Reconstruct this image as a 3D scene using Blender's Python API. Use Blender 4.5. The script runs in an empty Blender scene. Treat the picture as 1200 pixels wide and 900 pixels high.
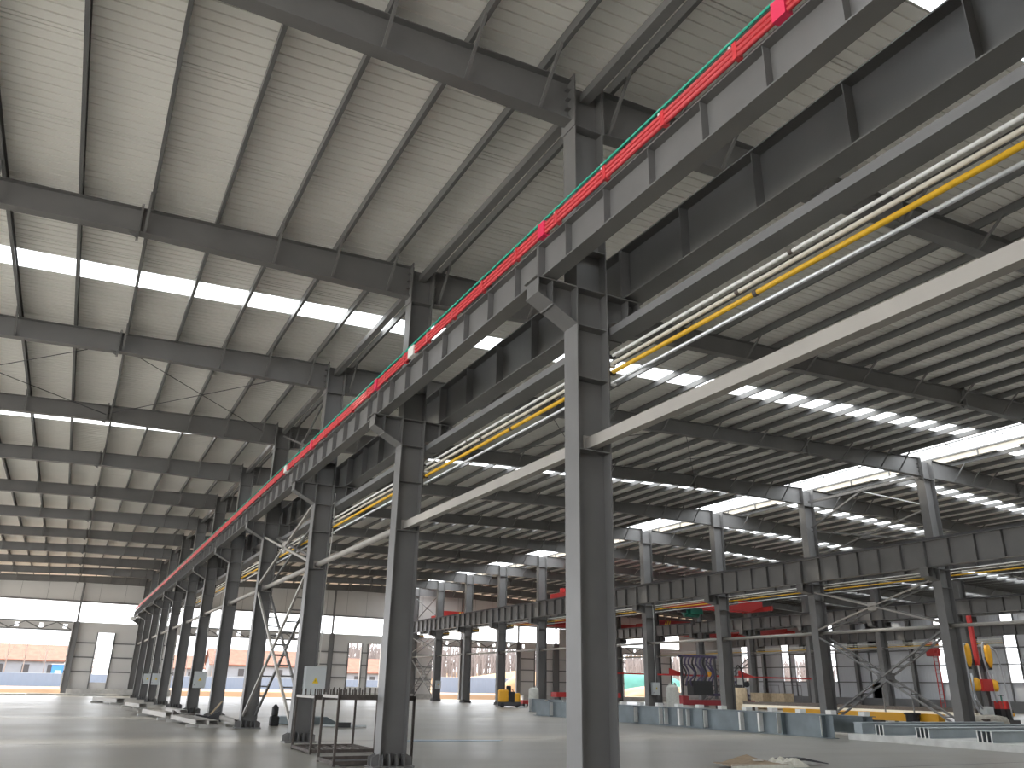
import bpy, bmesh, math, random
from mathutils import Vector, Matrix
random.seed(7)
SC = bpy.context.scene
COL = SC.collection
S = 7.616          # spacing of the frames along the hall
BX = 29.59         # second column row
CX = 53.5          # third column row
DX = 77.4          # row along the side wall
# ---------------------------------------------------------------- camera
cam_d = bpy.data.cameras.new('camera'); cam = bpy.data.objects.new('camera', cam_d); COL.objects.link(cam)
CP = Vector((-5.982, -1.8048, 1.6)); YAW, PITCH, ROLL, F = .4782, .3602, .0194, 940.7
cy, sy = math.cos(YAW), math.sin(YAW)
FWD = Vector((sy*math.cos(PITCH), cy*math.cos(PITCH), math.sin(PITCH)))
RT = Vector((cy, -sy, 0)); UP = RT.cross(FWD)
R2 = math.cos(ROLL)*RT + math.sin(ROLL)*UP; U2 = -math.sin(ROLL)*RT + math.cos(ROLL)*UP
cam.matrix_world = Matrix((( R2.x, U2.x, -FWD.x, CP.x), (R2.y, U2.y, -FWD.y, CP.y), (R2.z, U2.z, -FWD.z, CP.z), (0, 0, 0, 1)))
cam_d.sensor_fit = 'HORIZONTAL'; cam_d.sensor_width = 36.0; cam_d.lens = F/1200*36.0
cam_d.clip_start = .05; cam_d.clip_end = 2000
SC.camera = cam
# ---------------------------------------------------------------- light
w = bpy.data.worlds.new('sky'); SC.world = w; w.use_nodes = True
bg = w.node_tree.nodes['Background']; bg.inputs[0].default_value = (.93, .96, 1.0, 1); bg.inputs[1].default_value = 1.7
sun_d = bpy.data.lights.new('sun', 'SUN'); sun_d.energy = 3.0; sun_d.angle = math.radians(9.0); sun_d.color = (1.0, .9, .74)
sun = bpy.data.objects.new('sun', sun_d); COL.objects.link(sun)
sun.rotation_euler = Vector((-.40, .84, 1.0)).normalized().to_track_quat('Z', 'Y').to_euler()
sun.location = (-40, 80, 100)
vs = SC.view_settings; vs.view_transform = 'Standard'; vs.look = 'None'; vs.gamma = 1; vs.use_curve_mapping = False
vs.exposure = 1.5
SC.cycles.max_bounces = 10; SC.cycles.diffuse_bounces = 6; SC.cycles.transparent_max_bounces = 12
SC.cycles.sample_clamp_indirect = 6

# ---------------------------------------------------------------- materials
def mat(name, col, rough=.6, metal=0.0, noise=None, bump=0.0, spec=.5, stretch=(1, 1, 1)):
    m = bpy.data.materials.new(name); m.use_nodes = True
    nt = m.node_tree; b = nt.nodes['Principled BSDF']
    b.inputs['Base Color'].default_value = (*col, 1); b.inputs['Roughness'].default_value = rough
    b.inputs['Metallic'].default_value = metal; b.inputs['Specular IOR Level'].default_value = spec
    if noise:
        sc, amt = noise
        tc = nt.nodes.new('ShaderNodeTexCoord'); mp = nt.nodes.new('ShaderNodeMapping'); mp.inputs['Scale'].default_value = stretch
        n = nt.nodes.new('ShaderNodeTexNoise'); n.inputs['Scale'].default_value = sc; n.inputs['Detail'].default_value = 4
        nt.links.new(tc.outputs['Object'], mp.inputs[0]); nt.links.new(mp.outputs[0], n.inputs['Vector'])
        r = nt.nodes.new('ShaderNodeValToRGB')
        r.color_ramp.elements[0].position = .3; r.color_ramp.elements[1].position = .7
        r.color_ramp.elements[0].color = (*[c*(1-amt) for c in col], 1); r.color_ramp.elements[1].color = (*[min(1, c*(1+amt)) for c in col], 1)
        nt.links.new(n.outputs['Fac'], r.inputs[0]); nt.links.new(r.outputs[0], b.inputs['Base Color'])
        if bump:
            bp = nt.nodes.new('ShaderNodeBump'); bp.inputs['Strength'].default_value = bump; bp.inputs['Distance'].default_value = .02
            nt.links.new(n.outputs['Fac'], bp.inputs['Height']); nt.links.new(bp.outputs[0], b.inputs['Normal'])
    return m

M = {}
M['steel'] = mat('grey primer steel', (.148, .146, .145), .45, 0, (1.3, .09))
M['steel2'] = mat('weathered grey steel', (.165, .165, .168), .55, 0, (1.0, .08))
M['purlin'] = mat('purlin steel', (.125, .125, .125), .5)
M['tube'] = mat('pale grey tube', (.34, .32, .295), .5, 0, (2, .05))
M['galv'] = mat('galvanised plate', (.15, .18, .195), .42, .25, (1.5, .16))
M['galv_light'] = mat('bright galvanised', (.50, .54, .55), .4, .2, (1.2, .1))
M['sheet'] = mat('white liner sheet', (.86, .85, .81), .5, 0, (.4, .04))
M['wall'] = mat('wall panel', (.60, .59, .58), .6, 0, (.5, .03))
M['wallribs'] = mat('ribbed wall panel', (.62, .63, .66), .6, 0, (.5, .03))
M['conc'] = mat('pale concrete', (.46, .45, .43), .8, 0, (3, .14), .2)
M['white'] = mat('white paint', (.78, .78, .76), .5)
M['cream'] = mat('cream pipe', (.66, .62, .53), .45)
M['yellow'] = mat('yellow pipe', (.72, .42, .02), .4)
M['orange'] = mat('machine orange', (.80, .40, .02), .45)
M['silver'] = mat('silver conduit', (.66, .68, .70), .3, .5)
M['red'] = mat('red paint', (.46, .03, .028), .45)
M['busred'] = mat('red plastic', (.62, .05, .06), .4)
M['pinkred'] = mat('bright red plastic', (.75, .03, .10), .4)
M['green'] = mat('green plastic', (.02, .42, .28), .4)
M['dgreen'] = mat('hoist green', (.01, .16, .11), .4)
M['black'] = mat('black rubber', (.02, .02, .022), .6)
M['dark'] = mat('dark painted steel', (.05, .05, .055), .5)
M['rusty'] = mat('rusty dark steel', (.075, .062, .055), .7, 0, (8, .25))
M['boxgrey'] = mat('light grey enamel', (.52, .55, .56), .45)
M['soil'] = mat('ochre soil', (.34, .215, .125), .95, 0, (.12, .25), .4)
M['fence'] = mat('blue grey hoarding', (.17, .215, .29), .7)
M['tile'] = mat('terracotta roof', (.22, .10, .07), .85, 0, (1.2, .18))
M['plaster'] = mat('pale plaster', (.25, .27, .30), .9, 0, (.6, .08))
M['bluepaint'] = mat('bright blue panel', (.05, .22, .62), .6)
M['bark'] = mat('grey brown bark', (.26, .22, .20), .9)
M['twig'] = mat('winter twigs', (.20, .175, .17), .9)
M['net'] = mat('teal dust net', (.07, .21, .18), .9, 0, (.5, .15))
M['bag'] = mat('woven white bag', (.58, .58, .54), .8, 0, (7, .1), .3)
M['tarp'] = mat('dusty tarpaulin', (.34, .32, .28), .85, 0, (5, .2), .3)
M['card'] = mat('brown cardboard', (.36, .27, .18), .85, 0, (9, .15))
M['paper'] = mat('crumpled white film', (.70, .68, .60), .6, 0, (14, .1), .5)
M['hose'] = mat('dark violet hose', (.06, .045, .10), .5)
M['ghose'] = mat('grey corrugated hose', (.36, .37, .40), .45)
M['wood'] = mat('plain timber', (.46, .36, .24), .8, 0, (6, .15))
M['bluesheet'] = mat('blue film', (.30, .40, .50), .35)
M['warn'] = mat('warning yellow', (.80, .55, .02), .5)
M['beige'] = mat('beige upstand', (.50, .45, .37), .7)
M['yard'] = mat('bright bounce yard', (.80, .78, .74), .9, 0, (.3, .06))  # unseen ground, colour raised to bounce light up to the ceiling
M['seam'] = mat('dark joint sealant', (.05, .048, .045), .8)  # dark colour for the bottoms of the sheet seam grooves
M['galv_mid'] = mat('dull galvanised', (.32, .36, .38), .45, .2, (1.4, .12))
M['whitewash'] = mat('chalky white concrete', (.60, .60, .58), .8, 0, (2.5, .14))
M['darkred'] = mat('dark red machine', (.26, .02, .028), .5)
M['lamp'] = mat('lamp housing', (.8, .8, .78), .4)

def floor_mat():
    m = bpy.data.materials.new('polished concrete'); m.use_nodes = True
    nt = m.node_tree; b = nt.nodes['Principled BSDF']
    tc = nt.nodes.new('ShaderNodeTexCoord')
    def noise(scale, st, det=5):
        mp = nt.nodes.new('ShaderNodeMapping'); mp.inputs['Scale'].default_value = st
        n = nt.nodes.new('ShaderNodeTexNoise'); n.inputs['Scale'].default_value = scale; n.inputs['Detail'].default_value = det
        nt.links.new(tc.outputs['Object'], mp.inputs[0]); nt.links.new(mp.outputs[0], n.inputs['Vector']); return n
    n1 = noise(.35, (1, 1, 1)); n2 = noise(.5, (.12, 1.4, 1), 3); n3 = noise(6, (1, 1, 1), 6)
    r = nt.nodes.new('ShaderNodeValToRGB'); e = r.color_ramp.elements
    e[0].position = .3; e[0].color = (.25, .238, .212, 1); e[1].position = .72; e[1].color = (.355, .338, .30, 1)
    mx = nt.nodes.new('ShaderNodeMath'); mx.operation = 'ADD'
    m2 = nt.nodes.new('ShaderNodeMath'); m2.operation = 'MULTIPLY'; m2.inputs[1].default_value = .5
    nt.links.new(n1.outputs['Fac'], mx.inputs[0]); nt.links.new(n2.outputs['Fac'], mx.inputs[1]); nt.links.new(mx.outputs[0], m2.inputs[0])
    nt.links.new(m2.outputs[0], r.inputs[0])
    mixc = nt.nodes.new('ShaderNodeMix'); mixc.data_type = 'RGBA'; mixc.blend_type = 'MULTIPLY'; mixc.inputs[0].default_value = .25
    nt.links.new(r.outputs[0], mixc.inputs[6]); nt.links.new(n3.outputs['Color'], mixc.inputs[7])
    nt.links.new(r.outputs[0], b.inputs['Base Color'])
    b.inputs['Roughness'].default_value = .32; b.inputs['Specular IOR Level'].default_value = .45
    rr = nt.nodes.new('ShaderNodeMapRange'); rr.inputs[3].default_value = .24; rr.inputs[4].default_value = .5
    nt.links.new(n1.outputs['Fac'], rr.inputs[0]); nt.links.new(rr.outputs[0], b.inputs['Roughness'])
    return m
M['floor'] = floor_mat()

def sky_panel(name, tint, tr):
    m = bpy.data.materials.new(name); m.use_nodes = True; nt = m.node_tree
    nt.nodes.remove(nt.nodes['Principled BSDF']); out = nt.nodes['Material Output']
    t = nt.nodes.new('ShaderNodeBsdfTransparent'); t.inputs[0].default_value = (*tint, 1)
    d = nt.nodes.new('ShaderNodeBsdfTranslucent'); d.inputs[0].default_value = (*tint, 1)
    mx = nt.nodes.new('ShaderNodeMixShader'); mx.inputs[0].default_value = tr
    nt.links.new(d.outputs[0], mx.inputs[1]); nt.links.new(t.outputs[0], mx.inputs[2]); nt.links.new(mx.outputs[0], out.inputs[0])
    return m
M['frp'] = sky_panel('translucent rooflight', (.95, .98, 1.0), .62)

# ---------------------------------------------------------------- mesh helpers
class MB:
    def __init__(s): s.v = []; s.f = []
    def box(s, x0, x1, y0, y1, z0, z1):
        b = len(s.v)
        s.v += [(x0,y0,z0),(x1,y0,z0),(x1,y1,z0),(x0,y1,z0),(x0,y0,z1),(x1,y0,z1),(x1,y1,z1),(x0,y1,z1)]
        s.f += [(b,b+3,b+2,b+1),(b+4,b+5,b+6,b+7),(b,b+1,b+5,b+4),(b+1,b+2,b+6,b+5),(b+2,b+3,b+7,b+6),(b+3,b,b+4,b+7)]
        return s
    def bar(s, p, q, w, h, up=(0, 0, 1)):
        p, q = Vector(p), Vector(q); d = (q-p).normalized(); u = Vector(up)
        if abs(d.dot(u)) > .98: u = Vector((1, 0, 0))
        r = d.cross(u).normalized(); u = r.cross(d).normalized(); b = len(s.v)
        for c in (p, q):
            for a, e in ((-1,-1),(1,-1),(1,1),(-1,1)): s.v.append(tuple(c + r*a*w/2 + u*e*h/2))
        s.f += [(b,b+1,b+2,b+3),(b+7,b+6,b+5,b+4)] + [(b+i, b+4+i, b+4+(i+1)%4, b+(i+1)%4) for i in range(4)]
        return s
    def tube(s, pts, r, n=10, caps=True, radii=None):
        pts = [Vector(p) for p in pts]; base = len(s.v); k = len(pts)
        u = None
        for i, p in enumerate(pts):
            d = (pts[min(i+1, k-1)] - pts[max(i-1, 0)]).normalized()
            if u is None:
                u = Vector((0, 0, 1)) if abs(d.z) < .9 else Vector((1, 0, 0))
            u = (u - d*u.dot(d)).normalized(); v = d.cross(u)
            rr = radii[i] if radii else r
            for j in range(n):
                a = 2*math.pi*j/n; s.v.append(tuple(p + u*math.cos(a)*rr + v*math.sin(a)*rr))
        for i in range(k-1):
            for j in range(n):
                a = base+i*n+j; b = base+i*n+(j+1)%n; s.f.append((a, b, b+n, a+n))
        if caps:
            s.f.append(tuple(base+j for j in range(n))[::-1]); s.f.append(tuple(base+(k-1)*n+j for j in range(n)))
        return s
    def prism(s, poly, axis, a, b):
        n = len(poly); base = len(s.v)
        for t in (a, b):
            for p, q in poly:
                s.v.append((t,p,q) if axis == 'x' else (p,t,q) if axis == 'y' else (p,q,t))
        s.f.append(tuple(base+i for i in range(n))); s.f.append(tuple(base+n+i for i in range(n))[::-1])
        for i in range(n):
            j = (i+1) % n; s.f.append((base+i, base+n+i, base+n+j, base+j))
        return s
    def lathe(s, prof, c=(0,0,0), n=20):
        base = len(s.v); k = len(prof)
        for r, z in prof:
            for j in range(n):
                a = 2*math.pi*j/n; s.v.append((c[0]+r*math.cos(a), c[1]+r*math.sin(a), c[2]+z))
        for i in range(k-1):
            for j in range(n):
                a = base+i*n+j; b = base+i*n+(j+1)%n; s.f.append((a, b, b+n, a+n))
        s.f.append(tuple(base+j for j in range(n))[::-1]); s.f.append(tuple(base+(k-1)*n+j for j in range(n)))
        return s
    def mesh(s, name, m, smooth=False):
        me = bpy.data.meshes.new(name); me.from_pydata(s.v, [], s.f); me.materials.append(M[m])
        bm = bmesh.new(); bm.from_mesh(me); bmesh.ops.recalc_face_normals(bm, faces=bm.faces); bm.to_mesh(me); bm.free()
        if smooth:
            for p in me.polygons: p.use_smooth = True
        return me
    def build(s, name, m, parent=None, loc=None, smooth=False):
        return put(name, s.mesh(name, m, smooth), parent, loc)

def put(name, me, parent=None, loc=None):
    o = bpy.data.objects.new(name, me); COL.objects.link(o)
    if parent is not None: o.parent = parent
    if loc is not None: o.location = loc
    return o
def tag(o, label, cat, group=None, kind=None):
    if label: o['label'] = label
    if cat: o['category'] = cat
    if group: o['group'] = group
    if kind: o['kind'] = kind
    return o
def thing(name, label, cat, loc=(0,0,0), rz=0, group=None, kind=None):
    o = bpy.data.objects.new(name, None); COL.objects.link(o); o.location = loc; o.rotation_euler = (0, 0, rz)
    o.empty_display_size = .1
    if not kind and name.endswith(('beam', 'column')): kind = 'thing'
    return tag(o, label, cat, group, kind)
def struct(name, mb, m, label=None):
    o = mb.build(name, m); o['kind'] = 'structure'
    if label: o['label'] = label
    return o
KIDS = {}
def dup(root, loc, label=None, rz=None, group=None):
    r = root.copy(); COL.objects.link(r); r.location = loc
    if rz is not None: r.rotation_euler = (0, 0, rz)
    if label: r['label'] = label
    if group: r['group'] = group
    for ch in list(root.children):
        c = ch.copy(); COL.objects.link(c); c.parent = r
        for g in list(ch.children):
            d = g.copy(); COL.objects.link(d); d.parent = c
    return r
ORD = ['zeroth','first','second','third','fourth','fifth','sixth','seventh','eighth','ninth','tenth','eleventh','twelfth','thirteenth','fourteenth','fifteenth','sixteenth','seventeenth','eighteenth','nineteenth','twentieth','twenty-first','twenty-second','twenty-third','twenty-fourth']
def yf(n): return n*S + .19

# ---------------------------------------------------------------- roof profile
def ztop(x):
    if x < 0: return 11.45 + .041*x
    if x < 30.0: return 11.45 + .0372*x
    return 12.566 - .040*(x-30.0)
STRIPS = [3.45, 19.45, 33.7, 49.5, 64.7, 80.0]
STRIPS_R = [20.0, 26.75, 34.4, 42.0, 49.6, 57.2, 64.8]
YW = 92.4
Y0 = -9.0
def sheet(name, x0, x1, y0, y1, m, kind='structure', step=.228, xs=None):
    """ribbed liner sheet, ribs across the purlins"""
    prof = []; P0, pitch = 10.47, .2318
    k = math.floor((y0-P0)/pitch)
    prof.append((y0, 0))
    while True:
        g = P0 + k*pitch
        if k % 11 == 0: gr = [(g-.010, g+.010, .05), (g+.090, g+.110, .05)]
        else: gr = [(g-.016, g+.016, .034)]
        for a, b, d in gr:
            if a-.005 > prof[-1][0] and b+.005 < y1: prof += [(a-.004, 0), (a, d), (b, d), (b+.004, 0)]
        k += 1
        if g > y1: break
    prof.append((y1, 0))
    xs = xs or [x0, x1]
    mb = MB(); n = len(prof)
    for x in xs:
        for (yy, d) in prof: mb.v.append((x, yy, ztop(x) + .236 + d))
    for i in range(len(xs)-1):
        for j in range(n-1):
            a = i*n+j; mb.f.append((a, a+1, a+n+1, a+n))
    o = mb.build(name, m); o['kind'] = kind
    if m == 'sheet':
        o.data.materials.append(M['seam'])
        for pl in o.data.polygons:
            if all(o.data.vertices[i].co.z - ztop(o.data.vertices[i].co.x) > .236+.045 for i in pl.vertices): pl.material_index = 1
    return o
def spans(strips, wid=1.0):
    out = []; y = Y0
    for c in strips:
        out.append((y, c-wid/2)); y = c+wid/2
    out.append((y, YW+.6)); return out
XL = -29.5
RIDGE0, RIDGE1 = 28.62, 31.9
sk = 0
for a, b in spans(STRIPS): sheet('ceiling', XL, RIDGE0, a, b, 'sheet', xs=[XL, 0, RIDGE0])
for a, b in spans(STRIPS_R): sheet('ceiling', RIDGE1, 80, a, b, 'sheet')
for c in STRIPS:
    sk += 1; o = sheet('window_%d' % sk, XL, RIDGE0, c-.5, c+.5, 'frp', xs=[XL, 0, RIDGE0]); o['label'] = 'translucent strip rooflight %s along the hall over the main bay' % ORD[STRIPS.index(c)+1]
for c in STRIPS_R:
    sk += 1; o = sheet('window_%d' % sk, RIDGE1, 80, c-.5, c+.5, 'frp'); o['label'] = 'translucent strip rooflight %s along the hall beyond the ridge' % ORD[STRIPS_R.index(c)+1]
# ridge monitor: raised translucent cap on low upstands
mb = MB(); z0 = ztop(RIDGE1)+.20
mb.box(RIDGE1, RIDGE1+.04, Y0, YW, z0, z0+.36)
mb.box(RIDGE0-.04, RIDGE0, Y0, YW, z0-.05, z0+.36)
struct('trim_1', mb, 'beige', 'pale upstands either side of the ridge rooflight')
mb = MB(); xm = (RIDGE0+RIDGE1)/2
mb.v += [(RIDGE0, Y0, z0+.36), (xm, Y0, z0+.44), (RIDGE1, Y0, z0+.36), (RIDGE0, YW, z0+.36), (xm, YW, z0+.44), (RIDGE1, YW, z0+.36)]; mb.f += [(0,1,4,3),(1,2,5,4)]
o = mb.build('window_%d' % (sk+1), 'frp'); o['kind'] = 'structure'; o['label'] = 'long translucent ridge rooflight over the second column row'
mb = MB()
mb.box(xm-.03, xm+.03, Y0, YW, z0+.36, z0+.42)
mb.box(RIDGE1-.06, RIDGE1, Y0, YW, z0+.28, z0+.36)
y = 1.0
while y < YW-1:
    mb.bar((RIDGE0, y, z0+.33), (xm+.25, y+.35, z0+.22), .03, .03); mb.bar((xm+.25, y+.35, z0+.22), (xm, y+.7, z0+.40), .03, .03)
    mb.box(RIDGE1-.05, RIDGE1+.0, y, y+.05, z0-.02, z0+.3)
    y += 2.54
struct('trim_2', mb, 'purlin', 'thin steel framing of the ridge rooflight')

# ---------------------------------------------------------------- floor and ground
mb = MB()
mb.box(-32, 79.0, -12, 93.6, -.3, 0); struct('floor', mb, 'floor', 'smooth grey concrete hall floor')
mb = MB()
for yy in (12.3, 23.5, 40.2, 61.5): mb.box(-29, 28, yy, yy+.02, 0, .0022)
struct('trim_3', mb, 'dark', 'sawn joints across the concrete floor')
mb = MB(); mb.box(-260, 330, 94.4, 420, -.6, .5); mb.prism([(93.6, -.05), (94.4, -.05), (94.4, .5)], 'x', -260, 330)
struct('ground', mb, 'soil', 'ochre bare soil outside the end of the hall')
mb = MB(); mb.box(-260, -32, -200, 93.6, -.6, -.05); mb.box(79, 330, -200, 93.6, -.6, -.05); mb.box(-32, 79, -200, -12, -.6, -.05)
struct('ground', mb, 'yard', 'unseen hardstanding beside the hall, brightened to bounce light inside')

# ---------------------------------------------------------------- end wall
ZT = 10.45
def zroof(x): return ztop(x) - .02
def panel(mb, x0, x1, za, zb, y0=YW, y1=YW+.12): mb.box(x0, x1, y0, y1, za, zb)
mb = MB()
GL, GH = 6.86, 8.75
def gable(mb, x0, x1, za):
    mb.prism([(x0, za), (x1, za), (x1, zroof(x1)+.2), (x0, zroof(x0)+.2)], 'y', YW, YW+.12)
gable(mb, XL, 0, GH); gable(mb, 0, 30, GH); gable(mb, 30, 78, GH+.1)
for a, b in ((-5.98, -3.48), (-2.02, 4.0), (17.6, 22.5), (23.95, 24.85), (26.3, 32.8), (44.6, 46.9), (47.6, 60.6), (64.6, 68.6), (70.1, 78.0)): panel(mb, a, b, .55, 5.9)
for a, b in ((-3.48, -2.02), (22.5, 23.95), (24.85, 26.3), (46.9, 47.6), (68.6, 70.1)): panel(mb, a, b, .55, 1.22)
for a, b in ((XL, -5.98), (4.0, 17.6), (32.8, 46), (60.6, 66.5)):
    panel(mb, a, b, 5.95, 6.2); panel(mb, a, b, 6.6, GL); x = a
    while x < b: panel(mb, x, min(b, x+1.75), 6.2, 6.6); x += 2.1
panel(mb, -5.98, 4.0, 5.9, GL); panel(mb, 17.6, 32.8, 5.9, GL); panel(mb, 46, 60.6, 5.9, GL); panel(mb, 66.5, 78, 5.9, GL)
panel(mb, -.2, .9, GL, GH); panel(mb, 29.4, 30.3, GL, GH); panel(mb, 50.5, 60.0, GL, GH); panel(mb, 70.2, 78, GL, GH)
struct('wall_far', mb, 'wall', 'pale sheeted end wall with high band opening and tall slots')
mb = MB()
for za in (2.2, 3.55, 4.9): 
    for a, b in ((-5.98, -3.48), (-2.02, 0.0), (1.0, 4.0), (17.6, 22.5), (23.95, 24.85), (26.3, 32.8), (44.6, 46.9), (47.6, 60.6), (64.6, 68.6), (70.1, 78.0)): mb.box(a, b, YW-.16, YW, za-.06, za+.06)
for xx in (-3.55, -1.95, 22.42, 24.03, 24.77, 26.38, 46.82, 47.68, 68.5, 70.18): mb.box(xx-.06, xx+.06, YW-.16, YW, .6, 5.9)
for a, b in ((-29, 30), (30, 78)): mb.box(a, b, YW-.16, YW, GH+.02, GH+.16)
x = -27.5
while x < 77:
    mb.box(x-.012, x+.012, YW-.012, YW, GH, zroof(x)-.4); x += 2.35
struct('trim_4', mb, 'steel2', 'horizontal girts and slot frames of the end wall')
mb = MB(); mb.box(-5.4, 4.0, 91.0, YW+.2, 0, .62); mb.box(-8.6, -.4, 89.8, 91.0, 0, .2); mb.box(17.6, 32.8, 91.6, YW+.2, 0, .6); mb.box(45.0, 77, 91.8, YW+.2, 0, .6)
struct('trim_5', mb, 'conc', 'low concrete plinth under the end wall')
mb = MB(); mb.box(-30, -8.7, 91.6, 93.7, 0, .14); struct('trim_6', mb, 'conc', 'pale concrete threshold under the open end doorway')
mb = MB(); mb.prism([(-13, 0), (80, 0), (80, zroof(80)+.2), (30, zroof(30)+.2), (0, zroof(0)+.2), (-13, zroof(-13)+.2)], 'y', Y0-.12, Y0); struct('wall_back_added', mb, 'wall', 'unseen end wall added behind the viewpoint to shape the light')  # added out of view to cut light from behind, open at the left
# wind columns and lattice girder of the end wall
def wind_post(x, wdt, label, z1=None):
    t = thing('wind_post', label, 'post', (x, YW-.35, 0))
    z1 = z1 or zroof(x)
    MB().box(-wdt/2, wdt/2, -.012, .012, 0, GL).box(-wdt/2, -wdt/2+.02, -.15, .15, 0, GL).box(wdt/2-.02, wdt/2, -.15, .15, 0, GL).build('shaft', 'steel2', t)
    MB().box(-.1, .1, -.09, .09, GL, z1).build('upper_shaft', 'steel2', t)
    MB().box(-wdt/2-.05, wdt/2+.05, -.25, .25, 0, .04).build('base_plate', 'steel2', t)
wind_post(-5.6, .55, 'grey wind post beside the open doorway at the far end')
wind_post(-13.2, .4, 'grey wind post far out in the open end doorway')
wind_post(20.3, .5, 'grey wind post between solid panels at the far end')
wind_post(11.5, .4, 'grey wind post in the far opening glimpsed between crane columns')
wind_post(36.4, .3, 'slim grey wind post in the far opening of the second bay')
wind_post(44.3, .55, 'grey door post beside the soil mound at the far end')
wind_post(49.8, .8, 'broad grey wind post behind the big white bulk bag')
wind_post(66.2, .5, 'grey wind post beyond the teal netted mound')
def lattice(x0, x1, label):
    t = thing('lattice_girder', label, 'truss', (x0, YW-.35, 5.93)); L = x1-x0
    MB().box(0, L, -.09, .09, .80, .93).build('top_chord', 'steel2', t)
    MB().box(0, L, -.09, .09, 0, .13).build('bottom_chord', 'steel2', t)
    n = max(2, int(round(L/1.35))); me = None
    for i in range(n):
        a, b = L*i/n, L*(i+1)/n
        p, q = ((a, 0, .13), (b, 0, .8)) if i % 2 else ((a, 0, .8), (b, 0, .13))
        MB().bar(p, q, .10, .12, (0, 1, 0)).build('web_member', 'steel2', t)
lattice(-29, -6, 'long lattice girder across the open doorway at the far end')
lattice(4.1, 17.5, 'lattice girder over the far opening behind the crane columns')
lattice(33, 44, 'lattice girder across the far doorway of the second bay')
lattice(60.7, 66, 'lattice girder over the far opening with the teal mound')

# ---------------------------------------------------------------- side wall with strip windows
mb = MB(); XWL = 78.3
wins = []
for n in range(2, 13):
    y = n*S
    wins.append((y-3.9, y-2.55, 2.85, 9.5))
wide = {8: (64.6, 67.4), 10: (76.3, 79.0), 6: (46.0, 48.6)}
def yw(v): return v
segs = []
open_ = [(a, b, c, d) for a, b, c, d in wins] + [(a, b, 2.85, 6.05) for a, b in wide.values()]
open_.sort()
y = -8
for a, b, c, d in open_:
    if a > y: mb.box(XWL, XWL+.12, y, a, 0, 10.65)
    mb.box(XWL, XWL+.12, a, b, 0, c); mb.box(XWL, XWL+.12, a, b, d, 10.65); y = b
mb.box(XWL, XWL+.12, y, YW+.12, 0, 10.65)
struct('wall_right', mb, 'wallribs', 'pale ribbed side wall with tall slot windows')
mb = MB(); y = 20.0
while y < YW:
    inside = any(a-.05 < y < b+.05 for a, b, c, d in open_)
    if not inside: mb.box(XWL-.03, XWL, y, y+.07, 1.1, 10.4)
    y += .38
struct('trim_7', mb, 'wallribs', 'vertical ribs of the side wall sheeting')
mb = MB()
for za in (2.82, 4.6, 6.2, 7.6, 8.7, 9.55): mb.box(XWL-.14, XWL-.02, 10, YW, za-.06, za+.06)
mb.box(XWL-.1, XWL, 10, YW, 0, .0+1.1)
for a, b, c, d in open_:
    for yy in (a, b): mb.box(XWL-.14, XWL, yy-.06, yy+.06, 1.1, d+.1)
struct('trim_8', mb, 'steel2', 'girts and slot frames of the side wall')

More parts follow.
